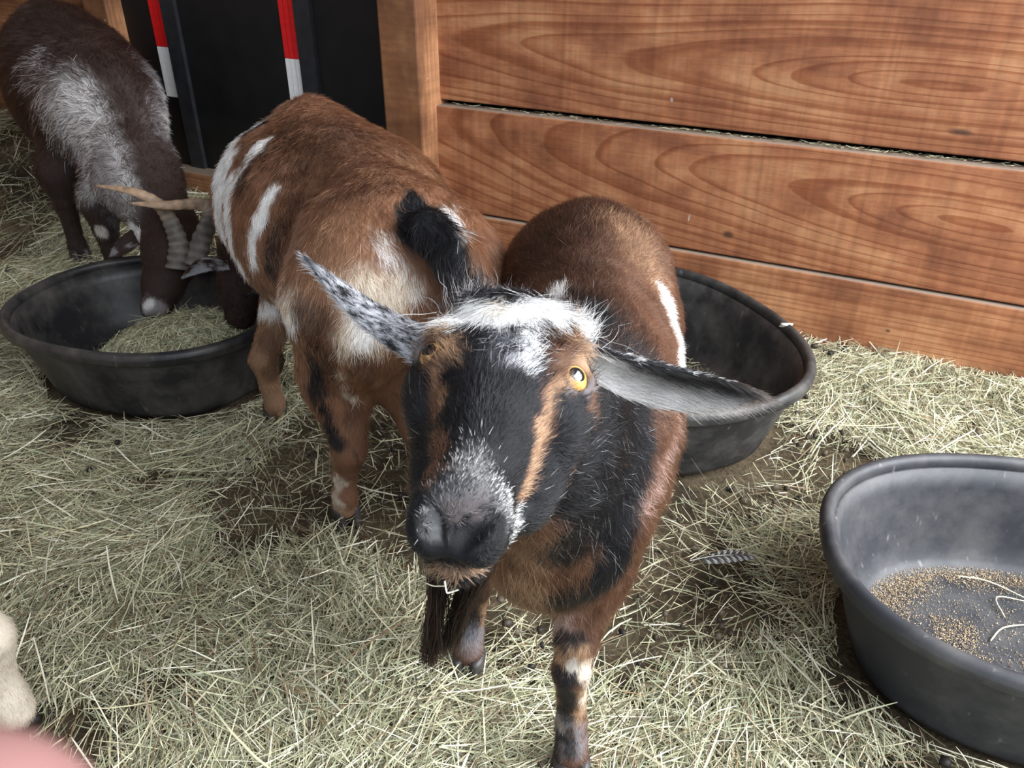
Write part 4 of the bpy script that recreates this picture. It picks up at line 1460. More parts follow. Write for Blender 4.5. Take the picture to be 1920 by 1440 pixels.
def make_ear(parent, base, tip, paint_in, paint_out, hairs, seed, len_in, len_out, **kw):
    v, q, nf = ear_shape(base, tip, **kw)
    inner = (np.arange(len(v)) < nf)
    axis = unit(np.array(tip, float) - np.array(base, float))
    qi = inner[q].all(1)
    cols = np.where(inner[:, None], paint_in(v), paint_out(v))
    e = link('ear', np_mesh('ear', v, q, True, cols * 0.8), SKIN, parent)
    for nm, sel, pf, L, nh, sd in (('ear_fur', qi, paint_in, len_in, hairs // 2, 1), ('ear_fur', ~qi, paint_out, len_out, hairs // 2, 2)):
        grow_coat(nm, v, q[sel], nh, lambda P: np.tile(axis, (len(P), 1)), lambda P: np.full(len(P), L), pf, HAIR, e,
                  lift=0.25, rad=0.00015, seed=seed + sd, clump=0.35)['kind'] = 'stuff'
    return e


def mottled(dark, pale, share, scale, tipc=None, base=None, tip=None):
    """speckled hair: share of dark spots, going to tipc at the ear tip."""
    def f(P, jit=None):
        n = fbm(P, scale, 77)
        w = sstep(-0.12, 0.12, n + (share - 0.5) * 1.6 + (0 if jit is None else (jit - 0.5) * 0.5))
        C = np.array(PAL[pale]) * (1 - w[:, None]) + np.array(PAL[dark]) * w[:, None]
        if tipc:
            t = np.linalg.norm(P - np.array(base), axis=1) / np.linalg.norm(np.array(tip) - np.array(base))
            k = sstep(0.62, 0.98, t + 0.08 * n)[:, None] * 0.85
            C = C * (1 - k) + np.array(PAL[tipc]) * k
        return C
    return f


for nm, b_, t_, kw in ear_specs:
    if nm == 'left':
        mid = np.array(b_) * 0.45 + np.array(t_) * 0.55

        def inn(P, jit=None, b_=np.array(b_), t_=np.array(t_)):
            ax = unit(t_ - b_)
            t = ((P - b_) @ ax) / np.linalg.norm(t_ - b_)
            up_ = P[:, 2] - (b_ + ((P - b_) @ ax)[:, None] * ax)[:, 2] + 0.010 * np.sin(np.clip(t, 0, 1) * math.pi)
            C = np.array([0.66, 0.64, 0.62]) * (1 + 0.25 * sstep(0.5, 0.2, t))[:, None]
            n = fbm(P, 160, 5) * 0.004 + (0 if jit is None else (jit - 0.5) * 0.006)
            k = sstep(-0.010, 0.002, up_ + 1.5 * n)[:, None] * sstep(0.15, 0.40, t)[:, None] * 0.62
            C = C * (1 - k) + np.array([0.075, 0.058, 0.052]) * k
            k = sstep(0.005, 0.009, up_ + n + 0.010 * (t - 0.3))[:, None] * sstep(0.0, 0.2, t)[:, None]
            C = C * (1 - k) + np.array([0.014, 0.014, 0.016]) * k
            if jit is not None:
                C = C * (0.45 + 0.9 * jit)[:, None]
            k = sstep(0.75, 1.0, t)[:, None] * 0.8
            return C * (1 - k) + np.array([0.10, 0.085, 0.08]) * k
        make_ear(root, b_, t_, inn, mottled('black', 'white', 0.80, 330, 'darkbrown', b_, t_), EAR_HAIRS, 51, 0.016, 0.006, **kw)
    else:
        make_ear(root, b_, t_, mottled('grey', 'silver', 0.3, 250), mottled('black', 'silver', 0.42, 480, 'black', b_, t_), EAR_HAIRS, 61, 0.010, 0.006, **kw)


def hair_tuft(name, roots, tips, mat, cols, spread, rad, seed, parent, K=6, wave=0.004):
    r = np.random.default_rng(seed)
    n = len(roots)
    t = np.linspace(0, 1, K)
    pts = roots[:, None, :] * (1 - t)[None, :, None] + tips[:, None, :] * t[None, :, None]
    ph = r.random((n, 3)) * 6.28
    pts += wave * np.sin(ph[:, None, :] + t[None, :, None] * 5) * t[None, :, None]
    pts += (spread * r.normal(size=(n, 3)))[:, None, :] * (t ** 1.5)[None, :, None]
    R = np.tile(np.array([1.0] * (K - 2) + [0.7, 0.2])[:K] * rad, (n, 1))
    return curves(name, pts, R, cols, mat, parent)


BEARD_HAIR = hair_mat('beard_hair', 0.4)
# beard: two thin locks hanging from the chin
r_ = np.random.default_rng(91)
nb = 1500
lock = r_.random(nb) < 0.45
side_ = np.where(lock, -0.011, 0.011) + r_.normal(size=nb) * 0.0034
rt = np.array([hw(x, 0.100 + 0.024 * y, -0.083) for x, y in zip(side_, r_.random(nb))])
tp = np.where(lock[:, None], np.array([BEARD_A]), np.array([BEARD_B])) + 0.0018 * r_.normal(size=(nb, 3)) * np.array([[1, 1.4, 1]])
tp = rt + (tp - rt) * (1.04 - 0.55 * r_.random(nb) ** 2.5)[:, None]
cb = np.where(r_.random(nb)[:, None] < 0.4, np.array([[0.022, 0.009, 0.006]]), np.array([[0.004, 0.003, 0.003]])) * (0.6 + 0.8 * r_.random(nb))[:, None]
hair_tuft('beard', rt, tp, BEARD_HAIR, cb, 0.0016, 0.00022, 92, root)
# poll tufts of long hair between the ears
nb = 700
x = r_.normal(size=nb) * 0.010 - 0.026
rt = np.array([hw(a, -0.048 + 0.012 * b, -0.012) for a, b in zip(x, r_.normal(size=nb))])
tp = rt + np.outer(0.014 + 0.018 * r_.random(nb), HZ * 0.55 - HY * 0.75) + np.outer(0.25 * (x + 0.026) - 0.004 + 0.004 * r_.normal(size=nb), HX)
cb = np.where(r_.random(nb)[:, None] < 0.25, np.array([[0.5, 0.5, 0.52]]), np.array([[0.02, 0.02, 0.022]]))
hair_tuft('poll_tuft', rt, tp, HAIR, cb, 0.004, 0.00015, 93, root, 5, 0.003)
x = r_.normal(size=nb) * 0.007 + 0.036
rt = np.array([hw(a, -0.045 + 0.008 * b, -0.016) for a, b in zip(x, r_.normal(size=nb))])
tp = rt + np.outer(0.012 + 0.014 * r_.random(nb), HZ * 0.55 - HY * 0.75) + np.outer(0.006 + 0.006 * r_.normal(size=nb), HX)
cb = np.tile(np.array([[0.75, 0.75, 0.74]]), (nb, 1)) * (0.8 + 0.3 * r_.random(nb))[:, None]
hair_tuft('poll_tuft', rt, tp, HAIR, cb, 0.003, 0.00015, 94, root, 5, 0.003)
# fringe falling on to the forehead
nb = 1300
x = r_.normal(size=nb) * 0.016
rt = np.array([hw(a, -0.040 + 0.010 * b, -0.004) for a, b in zip(x, r_.random(nb))])
tp = rt + np.outer(0.020 + 0.018 * r_.random(nb), HY * 0.9 - HZ * 0.02) + np.outer(x * 0.5, HX) + np.outer(0.002 + 0.004 * r_.random(nb), HZ)
cb = np.where((np.abs(x - 0.004) < 0.004 + 0.006 * r_.random(nb))[:, None] & (r_.random(nb)[:, None] < 0.3), np.array([[0.05, 0.05, 0.055]]), np.array([[0.80, 0.79, 0.77]]))
hair_tuft('fringe', rt, tp, HAIR, cb, 0.003, 0.00014, 95, root, 5, 0.002)

# --- spotted goat
root2 = empty('goat', tuple(g2(0.2, 0, 0)), 'rusty brown goat with white belt and black tail, its rump towards the camera', 'goat')
V, Q = spotted_goat_clay().skin()
paint2 = coat('spotted', 'rust', 0.014, 40, [('choc', 0.068, 0.012, 1, [(-0.590, 1.70, 0.29), (-0.61, 1.65, 0.165)])])
link('body', np_mesh('body', V, Q, True, paint2(V) * 0.7), SKIN, root2)
yaw2 = math.atan2(G2A[1], G2A[0])
for p in ((-0.295, 1.135), (-0.165, 1.20), (-0.50, 1.455), (-0.345, 1.575)):
    q = np.array([p[0], p[1]]) + G2A[:2] * 0.012
    make_hoof(root2, (q[0], q[1], float(ground_z(q[0], q[1])) - 0.004), yaw2, 0.024, 0.042)
flow_pts, len_pts = [], []
for s in (-1, 1):
    guide(g2(.5, s * .17, .42), -G2A * .5 + np.array((0, 0, -.8)), .018)
    guide(g2(.3, s * .19, .40), -G2A * .6 + np.array((0, 0, -.7)), .020)
    guide(g2(.3, s * .10, .56), -G2A + G2L * s * .5 + np.array((0, 0, -.3)), .022)
    guide(g2(.0, s * .12, .45), -G2A * .4 + np.array((0, 0, -.9)), .018)
    guide(g2(.02, s * .08, .57), -G2A + G2L * s * .4 + np.array((0, 0, -.2)), .020)
    guide(g2(-.10, s * .09, .42), G2L * s * .2 + np.array((0, 0, -1)), .020)
    guide(g2(-.06, s * .11, .28), np.array((0, 0, -1.0)), .016)
    guide(g2(.3, s * .1, .25), -G2A * .5 + np.array((0, 0, -.6)), .026)
guide(g2(-.15, -.05, .55), -G2A + np.array((0, 0, -.6)), .030)
guide(g2(-.19, -.08, .44), np.array((0, 0, -1.0)) - G2A * .2, .040)
for p in ((-0.295, 1.135), (-0.165, 1.20), (-0.50, 1.455), (-0.345, 1.575)):
    guide((p[0], p[1], .15), (0, 0, -1), .009)
    guide((p[0], p[1], .05), (0, 0, -1), .008)
guide((-.60, 1.67, .2), (0, .2, 1), .010)
G2_F, G2_L = list(flow_pts), list(len_pts)
grow_coat('fur', V, Q, SPOTTED_HAIRS, lambda P: field(P, G2_F, 3), lambda P: field(P, G2_L, 3), paint2, HAIR, root2,
          lift=0.24, rad=0.00027, seed=22, clump=0.55, shade=0.4, weight=lambda P: np.where(P[:, 1] > 1.75, 0.3, 1.0))['kind'] = 'stuff'
make_ear(root2, (-0.600, 1.605, 0.300), (-0.690, 1.585, 0.285), mottled('darkbrown', 'grey', 0.5, 60), mottled('darkbrown', 'grey', 0.5, 60), 5000, 71, 0.008, 0.006,
         width=0.046, cupn=(0.0, -0.8, -0.5), bend=(0, 0, 0.014), cup=0.6, base_w=0.6)

# --- roan goat
root3 = empty('goat', tuple(g3(0.3, 0, 0)), 'dark brown horned goat with silvery flanks, its nose down in a tub of hay', 'goat')
V, Q = roan_goat_clay().skin()
paint3 = coat('roan', 'choc', 0.014, 30)
link('body', np_mesh('body', V, Q, True, paint3(V) * 0.7), SKIN, root3)
yaw3 = math.atan2(G3A[1], G3A[0])
for p in ((-1.225, 2.17), (-1.06, 2.03), (-1.44, 2.62), (-1.35, 2.76)):
    q = np.array([p[0], p[1]]) + G3A[:2] * 0.012
    make_hoof(root3, (q[0], q[1], float(ground_z(q[0], q[1])) - 0.004), yaw3, 0.025, 0.044)
flow_pts, len_pts = [], []
for s in (-1, 1):
    guide(g3(.36, s * .18, .36), -G3A * .5 + np.array((0, 0, -.8)), .034)
    guide(g3(.62, s * .14, .33), -G3A * .4 + np.array((0, 0, -.8)), .034)
    guide(g3(.36, s * .10, .50), -G3A * .8 + G3L * s * .6 + np.array((0, 0, -.3)), .034)
    guide(g3(.1, s * .13, .45), -G3A * .7 + np.array((0, 0, -.6)), .028)
    guide(g3(.7, s * .09, .3), -G3A * .7 + G3L * s * .3 + np.array((0, 0, -.5)), .028)
guide(g3(.3, 0, .54), -G3A, .032)
guide(g3(.75, 0, .46), -G3A, .028)
guide((-.82, 1.8, .25), (-.0, 1, .5), .012)
guide((-.82, 1.72, .19), (0, 1, .4), .008)
for p in ((-1.225, 2.17), (-1.06, 2.03), (-1.44, 2.62), (-1.35, 2.76)):
    guide((p[0], p[1], .22), (0, 0, -1), .014)
    guide((p[0], p[1], .10), (0, 0, -1), .010)
G3_F, G3_L = list(flow_pts), list(len_pts)
grow_coat('fur', V, Q, ROAN_HAIRS, lambda P: field(P, G3_F, 3), lambda P: field(P, G3_L, 3), paint3, HAIR, root3,
          lift=0.24, rad=0.00036, seed=23, clump=0.6, shade=0.4)['kind'] = 'stuff'


def horn_mat():
    m, nt, b = new_mat('horn')
    tc = node(nt, 'ShaderNodeTexCoord')
    nz = node(nt, 'ShaderNodeTexNoise', Scale=55.0, Detail=5.0)
    nt.links.new(tc.outputs['Object'], nz.inputs['Vector'])
    a = node(nt, 'ShaderNodeAttribute', attribute_name='col')
    c = ramp(nt, nz.outputs['Fac'], [(0.3, (0.55, 0.55, 0.55)), (0.7, (1.25, 1.22, 1.18))])
    ml = node(nt, 'ShaderNodeMix', data_type='RGBA', blend_type='MULTIPLY')
    ml.inputs[0].default_value = 1.0
    nt.links.new(a.outputs['Color'], ml.inputs[6])
    nt.links.new(c, ml.inputs[7])
    nt.links.new(ml.outputs[2], b.inputs['Base Color'])
    b.inputs['Roughness'].default_value = 0.55
    bp = node(nt, 'ShaderNodeBump', Strength=0.4, Distance=0.003)
    nt.links.new(nz.outputs['Fac'], bp.inputs['Height'])
    nt.links.new(bp.outputs['Normal'], b.inputs['Normal'])
    return m


HORN = horn_mat()


def catmull(P, n):
    P = np.array(P, float)
    P = np.concatenate([[2 * P[0] - P[1]], P, [2 * P[-1] - P[-2]]])
    out = []
    m = len(P) - 3
    for t in np.linspace(0, m - 1e-9, n):
        i = int(t)
        u = t - i
        a, b, c, d = P[i:i + 4]
        out.append(0.5 * ((2 * b) + (c - a) * u + (2 * a - 5 * b + 4 * c - d) * u * u + (3 * b - a - 3 * c + d) * u ** 3))
    return np.array(out)


def make_horn(parent, pts, r0, flat=0.62, wide=(0, 0, 1)):
    n, m = 70, 16
    C = catmull(pts, n)
    Tn = unit(np.gradient(C, axis=0))
    w = np.array(wide, float)
    V, cols = [], []
    for i in range(n):
        t = i / (n - 1)
        s = unit(w - Tn[i] * (w @ Tn[i]))
        b = np.cross(Tn[i], s)
        r = r0 * (1 - t) ** 0.62 + 0.0012
        r *= 1 + 0.075 * math.sin(t * 95) * (1 - t) ** 0.5      # growth rings
        for k in range(m):
            a = 2 * math.pi * k / m
            V.append(C[i] + s * r * math.cos(a) + b * r * flat * math.sin(a) * (1.0 if math.sin(a) > 0 else 0.8))
            g = np.array([0.10, 0.085, 0.070]) * (1 - sstep(0.35, 0.8, t)) + np.array([0.36, 0.245, 0.16]) * sstep(0.35, 0.8, t)
            cols.append(g * (1 + 0.35 * math.sin(t * 95 + 0.5 * math.sin(a * 2)) * (1 - t)))
    Q = [[i * m + k, i * m + (k + 1) % m, (i + 1) * m + (k + 1) % m, (i + 1) * m + k] for i in range(n - 1) for k in range(m)]
    Q += [[k for k in range(m)][::-1] , [(n - 1) * m + k for k in range(m)]]
    return link('horn', np_mesh('horn', np.array(V), Q, True, np.clip(cols, 0.01, 1)), HORN, parent)


for pts in HORNS:
    make_horn(root3, pts, 0.024, 0.6, (0.75, 0.4, 0.4))
for c_, d_ in (((-0.862, 1.80, 0.225), (-0.8, -0.5, 0.3)), ((-0.770, 1.79, 0.222), (0.75, -0.6, 0.2))):
    make_eye(root3, c_, 0.0115, d_, None, (0, 0.3, 1), (0.5, 0.36, 0.0), EYE)
for b_, t_, cn in (((-0.885, 1.88, 0.285), (-0.975, 1.86, 0.225), (-0.3, -0.8, 0.2)),):
    make_ear(root3, b_, t_, mottled('choc', 'roan', 0.8, 60), mottled('choc', 'roan', 0.8, 60), 3000, 81, 0.010, 0.008,
             width=0.045, cupn=cn, bend=(0, 0, 0.0), cup=0.5, base_w=0.6)
# ------------------------------------------------------------------ the pale goat at the left edge
G4A = unit((-0.93, 0.37, 0.0))
G4L = np.array([-G4A[1], G4A[0], 0.0])


def g4(f, l, z):
    return np.array([-0.678, 0.640, 0.0]) + G4A * f + G4L * l + np.array([0, 0, z])


def pale_goat():
    c = Clay((-1.75, 0.35, -0.01), (-0.48, 1.30, 0.75), 0.009)
    ax = (G4L, G4A, (0, 0, 1))
    c.ball(g4(0.32, 0, 0.40), (0.15, 0.27, 0.15), 0.06, ax)
    c.ball(g4(0.09, 0, 0.42), (0.11, 0.14, 0.13), 0.07, ax)
    c.ball(g4(0.55, 0, 0.42), (0.12, 0.15, 0.15), 0.07, ax)
    c.chain([g4(0.62, 0, 0.47), g4(0.76, 0, 0.58), g4(0.80, 0, 0.62)], [0.09, 0.06, 0.055], 0.05)
    c.chain([g4(0.80, 0, 0.63), g4(0.88, 0, 0.60), g4(0.96, 0, 0.56)], [0.055, 0.042, 0.030], 0.03)
    feet = []
    for f, l, fr in ((-0.01, 0.095, 0), (0.02, -0.075, 0), (0.52, 0.08, 1), (0.54, -0.08, 1)):
        ft = g4(f, l, 0)
        feet.append(ft)
        c.chain([ft + (0, 0, 0.36) - G4L * l * 0.5 + G4A * 0.05 * (1 - fr), ft - G4L * l * 0.3 + G4A * (0.04 if not fr else 0) + (0, 0, 0.26), ft - G4A * (0.02 if not fr else 0) + (0, 0, 0.17)], [0.075, 0.045, 0.028], 0.04)
        c.chain([ft - G4A * (0.02 if not fr else 0) + (0, 0, 0.17), ft + (0, 0, 0.09), ft + (0, 0, 0.055), ft + (0, 0, 0.025)], [0.028, 0.021, 0.024, 0.028], 0.01)
    c.chain([g4(-0.09, 0, 0.48), g4(-0.13, 0, 0.47), g4(-0.15, 0, 0.43)], [0.03, 0.02, 0.012], 0.02)
    return c.skin() + (feet,)


V, Q, feet = pale_goat()
root4 = empty('goat', tuple(g4(0.25, 0, 0)), 'cream coloured goat, only one pale leg showing at the left edge', 'goat')
link('body', np_mesh('body', V, Q, True, np.tile([0.62, 0.54, 0.44], (len(V), 1))), SKIN, root4)
for ft in feet:
    make_hoof(root4, (ft[0] + G4A[0] * 0.01, ft[1] + G4A[1] * 0.01, float(ground_z(ft[0], ft[1])) - 0.004), math.atan2(G4A[1], G4A[0]), 0.025, 0.040)
for s in (-1, 1):
    make_eye(root4, g4(0.845, s * 0.040, 0.625), 0.012, G4L * s * 0.9 + np.array([0, 0, 0.3]), None, (0, 0, 1))
    make_ear(root4, g4(0.80, s * 0.045, 0.64), g4(0.775, s * 0.155, 0.62), mottled('cream', 'white', 0.5, 60), mottled('cream', 'white', 0.5, 60), 600, 100 + s, 0.010, 0.008,
             width=0.045, cupn=G4A * 0.8 + np.array([0, 0, -0.3]), bend=(0, 0, -0.005), cup=0.5)
grow_coat('fur', V, Q, 26000, lambda P: np.tile(unit(-G4A * 0.15 + np.array([0, 0, -1.0])), (len(P), 1)), lambda P: 0.010 + 0.010 * sstep(0.2, 0.3, P[:, 2]),
          lambda P, j=None: np.array(PAL['cream']) * (1 + 0.12 * fbm(P, 30, 3))[:, None], HAIR, root4, lift=0.25, rad=0.00022, seed=24,
          weight=lambda P: np.where(P[:, 2] < 0.26, 8.0, 0.6) * np.where(P[:, 0] > -0.85, 1.0, 0.3))['kind'] = 'stuff'

# ------------------------------------------------------------------ small things
# straw on the front goat's lip
r_ = np.random.default_rng(5)
lip = hw(-0.001, 0.143, -0.073)


def straw_piece(name, pts, w, colour, label, group=None):
    P = catmull(pts, 9)
    Tn = unit(np.gradient(P, axis=0))
    Vs, Fs = [], []
    for i, p in enumerate(P):
        s = unit(np.cross(Tn[i], (0.3, -0.5, 0.8)))
        b = np.cross(Tn[i], s)
        for k in range(6):
            a = k * math.pi / 3
            Vs.append(p + (s * math.cos(a) + b * math.sin(a) * 0.6) * w * (1 if i < 7 else 0.7))
    for i in range(8):
        for k in range(6):
            Fs.append([i * 6 + k, i * 6 + (k + 1) % 6, (i + 1) * 6 + (k + 1) % 6, (i + 1) * 6 + k])
    Fs += [[5, 4, 3, 2, 1, 0], [48 + k for k in range(6)]]
    o = link(name, np_mesh(name, np.array(Vs), Fs, True, np.tile(colour, (len(Vs), 1))), STRAW)
    return tag(o, label, 'straw', group)


straw_piece('straw', [lip + HR @ np.array(v) for v in ((-0.001, 0.003, 0.006), (0.0005, 0.004, -0.001), (0.0015, 0.003, -0.003), (0.007, 0.003, 0.001))], 0.00045, (0.85, 0.82, 0.70), 'short white straw sticking up from the front goat\'s lower lip')
straw_piece('straw', [lip + HR @ np.array(v) for v in ((-0.0135, -0.001, -0.003), (-0.008, 0.002, -0.001), (-0.004, 0.003, 0.001), (-0.001, 0.004, 0.003))], 0.0003, (0.80, 0.76, 0.58), 'thin pale straw lying across the front goat\'s lower lip')
STRAWS_HERE = True
z3 = 0.004 + 0.0155
straw_piece('straw', [(0.715, 0.974, z3 + 0.003), (0.759, 0.959, z3 + 0.006), (0.803, 0.922, z3 + 0.004)], 0.0013, (0.66, 0.66, 0.46), 'long bent pale straw on the grain in the nearest tub', None)
straw_piece('straw', [(0.749, 0.885, z3 + 0.003), (0.756, 0.924, z3 + 0.006), (0.803, 0.915, z3 + 0.004)], 0.0011, (0.62, 0.60, 0.42), 'thin straw folded at its end, in the middle of the nearest tub')
straw_piece('straw', [(0.704, 0.839, z3 + 0.003), (0.733, 0.861, z3 + 0.006), (0.778, 0.870, z3 + 0.004)], 0.0013, (0.70, 0.66, 0.46), 'short thick straw nearest the front wall of the grain tub')

# grain on the bottom of the right tub
def scatter_bits(name, pts, size, colours, label, cat, seed):
    r = np.random.default_rng(seed)
    n = len(pts)
    T = np.array([[1, 1, 1], [1, -1, -1], [-1, 1, -1], [-1, -1, 1]], float) * 0.6
    Vs = pts[:, None, :] + (T[None] + 0.4 * r.normal(size=(n, 4, 3))) * size[:, None, None]
    F = (np.arange(n)[:, None, None] * 4 + np.array([[0, 1, 2], [0, 3, 1], [0, 2, 3], [1, 3, 2]])[None]).reshape(-1, 3)
    o = link(name, np_mesh(name, Vs.reshape(-1, 3), F, False, np.repeat(colours, 4, axis=0)), STRAW)
    return tag(o, label, cat, kind='stuff')


def tub_points(i, n, r, k=0.76):
    c, a, b, g = TUB_DIM[i]
    x = c[0] + (r.random(n) * 2 - 1) * a
    y = c[1] + (r.random(n) * 2 - 1) * a
    ok = in_tub(x, y, c, a, b, g, k)
    x, y = x[ok], y[ok]
    dx, dy = x - c[0], y - c[1]
    u = dx * math.cos(g) + dy * math.sin(g)
    v = -dx * math.sin(g) + dy * math.cos(g)
    q = (np.abs(u / (a * k)) ** 2.35 + np.abs(v / (b * k)) ** 2.35) ** (1 / 2.35)
    return x, y, q


r_ = np.random.default_rng(15)
x, y, q = tub_points(2, 260000, r_)
P = np.stack([x, y, np.zeros_like(x)], 1)
side_w = sstep(0.60, 0.92, q) * sstep(-0.25, 0.2, (y - T3C[1]) - 0.6 * (x - T3C[0]))
pr = np.clip(1.1 * side_w * sstep(-0.9, 0.0, fbm(P, 16, 4)) + 0.60 * sstep(0.05, 0.6, fbm(P, 14, 8)) + 0.09, 0, 1)
ok = r_.random(len(x)) < pr
x, y, sw_ = x[ok], y[ok], side_w[ok]
n = len(x)
gc = np.array([[0.62, 0.46, 0.29], [0.74, 0.58, 0.40], [0.36, 0.24, 0.14], [0.10, 0.085, 0.075]])[r_.choice(4, n, p=[.45, .28, .17, .10])] * (0.75 + 0.5 * r_.random(n))[:, None]
scatter_bits('grain', np.stack([x, y, z3 + 0.001 + 0.004 * r_.random(n) * (0.2 + sw_)], 1), 0.0005 + 0.0008 * r_.random(n) ** 2.5, gc, 'tan ground grain left over the bottom of the nearest tub', 'grain', 16)
x, y, q = tub_points(1, 30000, r_)
n = len(x)
P = np.stack([x, y, np.zeros(n)], 1)
ok = r_.random(n) < 0.25 + 0.6 * sstep(0, 0.5, fbm(P, 10, 9))
x, y = x[ok], y[ok]
n = len(x)
gc = np.array([[0.30, 0.27, 0.18], [0.42, 0.39, 0.27], [0.15, 0.12, 0.08]])[r_.choice(3, n)] * (0.7 + 0.6 * r_.random(n))[:, None]
lit = scatter_bits('litter', np.stack([x, y, np.full(n, 0.012 + 0.017)], 1), 0.0010 + 0.0016 * r_.random(n) ** 2, gc, 'crumbs of feed and chaff on the bottom of the tub by the wall', 'chaff', 17)
n = 900
x, y, q = tub_points(1, n * 3, r_)
x, y = x[:n], y[:n]
n = len(x)
strands('stalks', np.stack([x, y, np.full(n, 0.031)], 1), r_.random(n) * 6.28, 0.03 * r_.normal(size=n), 0.01 + 0.04 * r_.random(n) ** 2, np.full(n, 0.0013), straw_colours(n, r_, (20, 20, 20, 20, 6, 10)), STRAW, lit, None, r_, 2)['kind'] = 'stuff'

# chaff caught on the ledge between the planks
n = 1500
s_ = S0 + 0.02 + 2.5 * r_.random(n)
ok = r_.random(n) < 0.35 + 0.65 * sstep(-0.1, 0.4, vnoise(np.stack([s_, 0 * s_, 0 * s_], 1), 6, 3))
s_ = s_[ok]
n = len(s_)
d_ = -0.012 + 0.022 * r_.random(n)
pp = np.array([wall_pt(a, b, J1 + 0.0005 + 0.004 * c) for a, b, c in zip(s_, d_, r_.random(n))])
base_yaw = math.atan2(W_DIR[1], W_DIR[0])
tag(strands('chaff', pp, base_yaw + 0.5 * r_.normal(size=n), 0.12 * r_.normal(size=n), 0.006 + 0.022 * r_.random(n) ** 2, np.full(n, 0.0013), straw_colours(n, r_, (14, 14, 16, 22, 4, 22)), STRAW, None, None, r_, 2), 'chaff and hay bits caught on the ledge between two wall planks', 'chaff', kind='stuff')

# dark crumbs of soil and droppings among the hay
n = 5200
x = -1.5 + 2.7 * r_.random(n)
y = 0.35 + 1.9 * r_.random(n)
P = np.stack([x, y, 0 * x], 1)
ok = r_.random(n) < 0.06 + 0.9 * sstep(0.0, 0.6, fbm(P, 3.2, 31))
for c, a, b, g in TUB_DIM:
    ok &= ~in_tub(x, y, c, a, b, g, 0.95)
ok &= W_DIST - (x * W_NRM[0] + y * W_NRM[1]) > 0.06
x, y = x[ok], y[ok]
n = len(x)
ico = np.array([[0, 0, 1.0]] + [[.9 * math.cos(t), .9 * math.sin(t), .45] for t in np.arange(5) * 1.2566] + [[.9 * math.cos(t + .63), .9 * math.sin(t + .63), -.45] for t in np.arange(5) * 1.2566] + [[0, 0, -1.0]])
icf = [[0, 1 + i, 1 + (i + 1) % 5] for i in range(5)] + [[1 + i, 6 + i, 1 + (i + 1) % 5] for i in range(5)] + [[1 + (i + 1) % 5, 6 + i, 6 + (i + 1) % 5] for i in range(5)] + [[6 + (i + 1) % 5, 6 + i, 11] for i in range(5)]
sz = 0.0018 + 0.0050 * r_.random(n) ** 2.5
Vs = np.stack([x, y, ground_z(x, y) + 0.008 + 0.016 * r_.random(n)], 1)[:, None, :] + (ico[None] + 0.22 * r_.normal(size=(n, 12, 3))) * sz[:, None, None] * (1 + 0.3 * r_.random((n, 1, 3)))
F = (np.arange(n)[:, None, None] * 12 + np.array(icf)[None]).reshape(-1, 3)
cc = np.array([[0.055, 0.042, 0.030], [0.10, 0.080, 0.055], [0.022, 0.018, 0.015]])[r_.choice(3, n)]
tag(link('soil_crumbs', np_mesh('soil_crumbs', Vs.reshape(-1, 3), F, True, np.repeat(cc, 12, axis=0)), STRAW), 'dark crumbs of soil and droppings in the trodden hay', 'soil', kind='stuff')

# spotted feather lying in the hay
fc = np.array([0.350, 1.005])
fz = float(ground_z(fc[0], fc[1])) + 0.036
fd = unit(np.array([0.97, 0.10, 0.02]))
fsd = np.array([-fd[1], fd[0], 0.15])
feather = empty('feather', (fc[0], fc[1], fz), 'small dark grey feather with pale spots lying in the hay', 'feather')
Vs, Fs, Cs = [], [], []
nB = 26
for i in range(nB):
    t = i / (nB - 1)
    p = np.array([fc[0], fc[1], fz]) + fd * (t - 0.5) * 0.085 + np.array([0, 0, 0.006 * math.sin(t * 3.1)])
    w = 0.013 * math.sin(math.pi * (0.12 + 0.86 * t)) ** 0.7
    for sg in (-1, 1):
        b0 = len(Vs)
        for m_, u in enumerate((0.0, 0.5, 1.0)):
            q_ = p + fsd * sg * w * u + fd * 0.010 * u - np.array([0, 0, 0.002 * u * u])
            for e_ in (0, 1):
                Vs.append(q_ + fd * 0.0034 * e_)
                spot = (i + m_) % 3 == 0 and m_ > 0
                Cs.append((0.55, 0.54, 0.52) if spot else (0.045, 0.043, 0.045))
        for m_ in range(2):
            Fs.append([b0 + 2 * m_, b0 + 2 * m_ + 1, b0 + 2 * m_ + 3, b0 + 2 * m_ + 2])
link('vane', np_mesh('vane', np.array(Vs), Fs, True, np.array(Cs)), STRAW, feather)
shaft = [np.array([fc[0], fc[1], fz + 0.001]) + fd * (t - 0.5) * 0.095 - fd * 0.012 + np.array([0, 0, 0.006 * math.sin(t * 3.1)]) for t in np.linspace(0, 1, 9)]
Vs, Fs = [], []
for i, p in enumerate(shaft):
    for k in range(5):
        a = k * 1.2566
        Vs.append(p + (unit(fsd) * math.cos(a) + np.array([0, 0, 1]) * math.sin(a)) * 0.0009 * (1 - 0.07 * i))
for i in range(8):
    for k in range(5):
        Fs.append([i * 5 + k, i * 5 + (k + 1) % 5, (i + 1) * 5 + (k + 1) % 5, (i + 1) * 5 + k])
link('shaft', np_mesh('shaft', np.array(Vs), Fs, True, np.tile([0.5, 0.47, 0.42], (len(Vs), 1))), STRAW, feather)

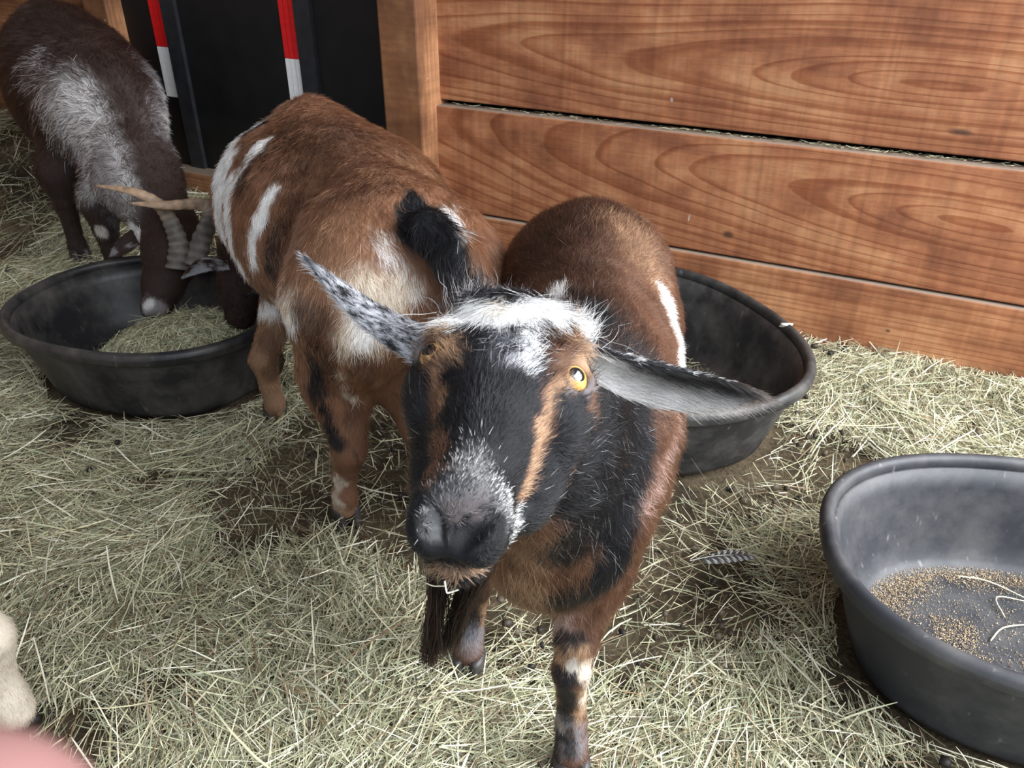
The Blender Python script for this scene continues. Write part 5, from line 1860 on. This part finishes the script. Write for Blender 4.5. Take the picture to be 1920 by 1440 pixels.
# ------------------------------------------------------------------ the photographer's fingertip close to the lens
FLESH = plain('finger_skin', (0.25, 0.125, 0.115), 0.5, 0.12, 120, 0.1)
FLESH.node_tree.nodes['Principled BSDF'].inputs['Subsurface Weight'].default_value = 0.15
FLESH.node_tree.nodes['Principled BSDF'].inputs['Subsurface Radius'].default_value = (0.004, 0.0015, 0.001)
tipc = np.array(FINGER_TIP)
fdir = unit(np.array([0.80, 0.35, 0.50]))
c = Clay(tipc - np.array([0.11, 0.07, 0.09]), tipc + np.array([0.03, 0.03, 0.03]), 0.0012)
c.chain([tipc, tipc - fdir * 0.022, tipc - fdir * 0.026, tipc - fdir * 0.05 - np.array([0, 0, 0.002]), tipc - fdir * 0.078 - np.array([0, 0, 0.010])], [0.0075, 0.0082, 0.0085, 0.0088, 0.0098], 0.004)
V, Q = c.skin()
hand = empty('person', tuple(tipc - fdir * 0.05), 'blurred pink fingertip of the person taking the picture, lower left corner', 'person')
link('finger', np_mesh('finger', V, Q), FLESH, hand)
nl = sphere_mesh('nail', tipc + np.array([-0.003, -0.003, 0.0048]) - fdir * 0.002, (0.0055, 0.0075, 0.0022), (np.cross(fdir, (0, 0, 1)), fdir, np.cross(np.cross(fdir, (0, 0, 1)), fdir)), 18, 8)
link('nail', nl, plain('nail', (0.32, 0.18, 0.16), 0.3), hand)

# frayed chip in the rim of the tub by the wall
r_ = np.random.default_rng(44)
_c, _a, _b, _g = TUB_DIM[1]
_e = np.array([(_c[0] + x_ * math.cos(_g) - y_ * math.sin(_g), _c[1] + x_ * math.sin(_g) + y_ * math.cos(_g)) for x_, y_ in oval(_a * 0.97, _b * 0.97)])
_k = _e[np.argmin(np.linalg.norm(_e - np.array([0.560, 1.515]), axis=1))]
cp = np.array([_k[0], _k[1], 0.012 + 0.190 - 0.004])
cv = [cp + np.array([a * 0.013, b * 0.009, c_ * 0.005]) + 0.0022 * r_.normal(size=3) for a, b, c_ in ico]
link('rim_chip', np_mesh('rim_chip', np.array(cv), icf, False), plain('torn_rubber', (0.62, 0.60, 0.54), 0.7, 0.2, 200), tub2)['label'] = 'pale torn chip in the rim'
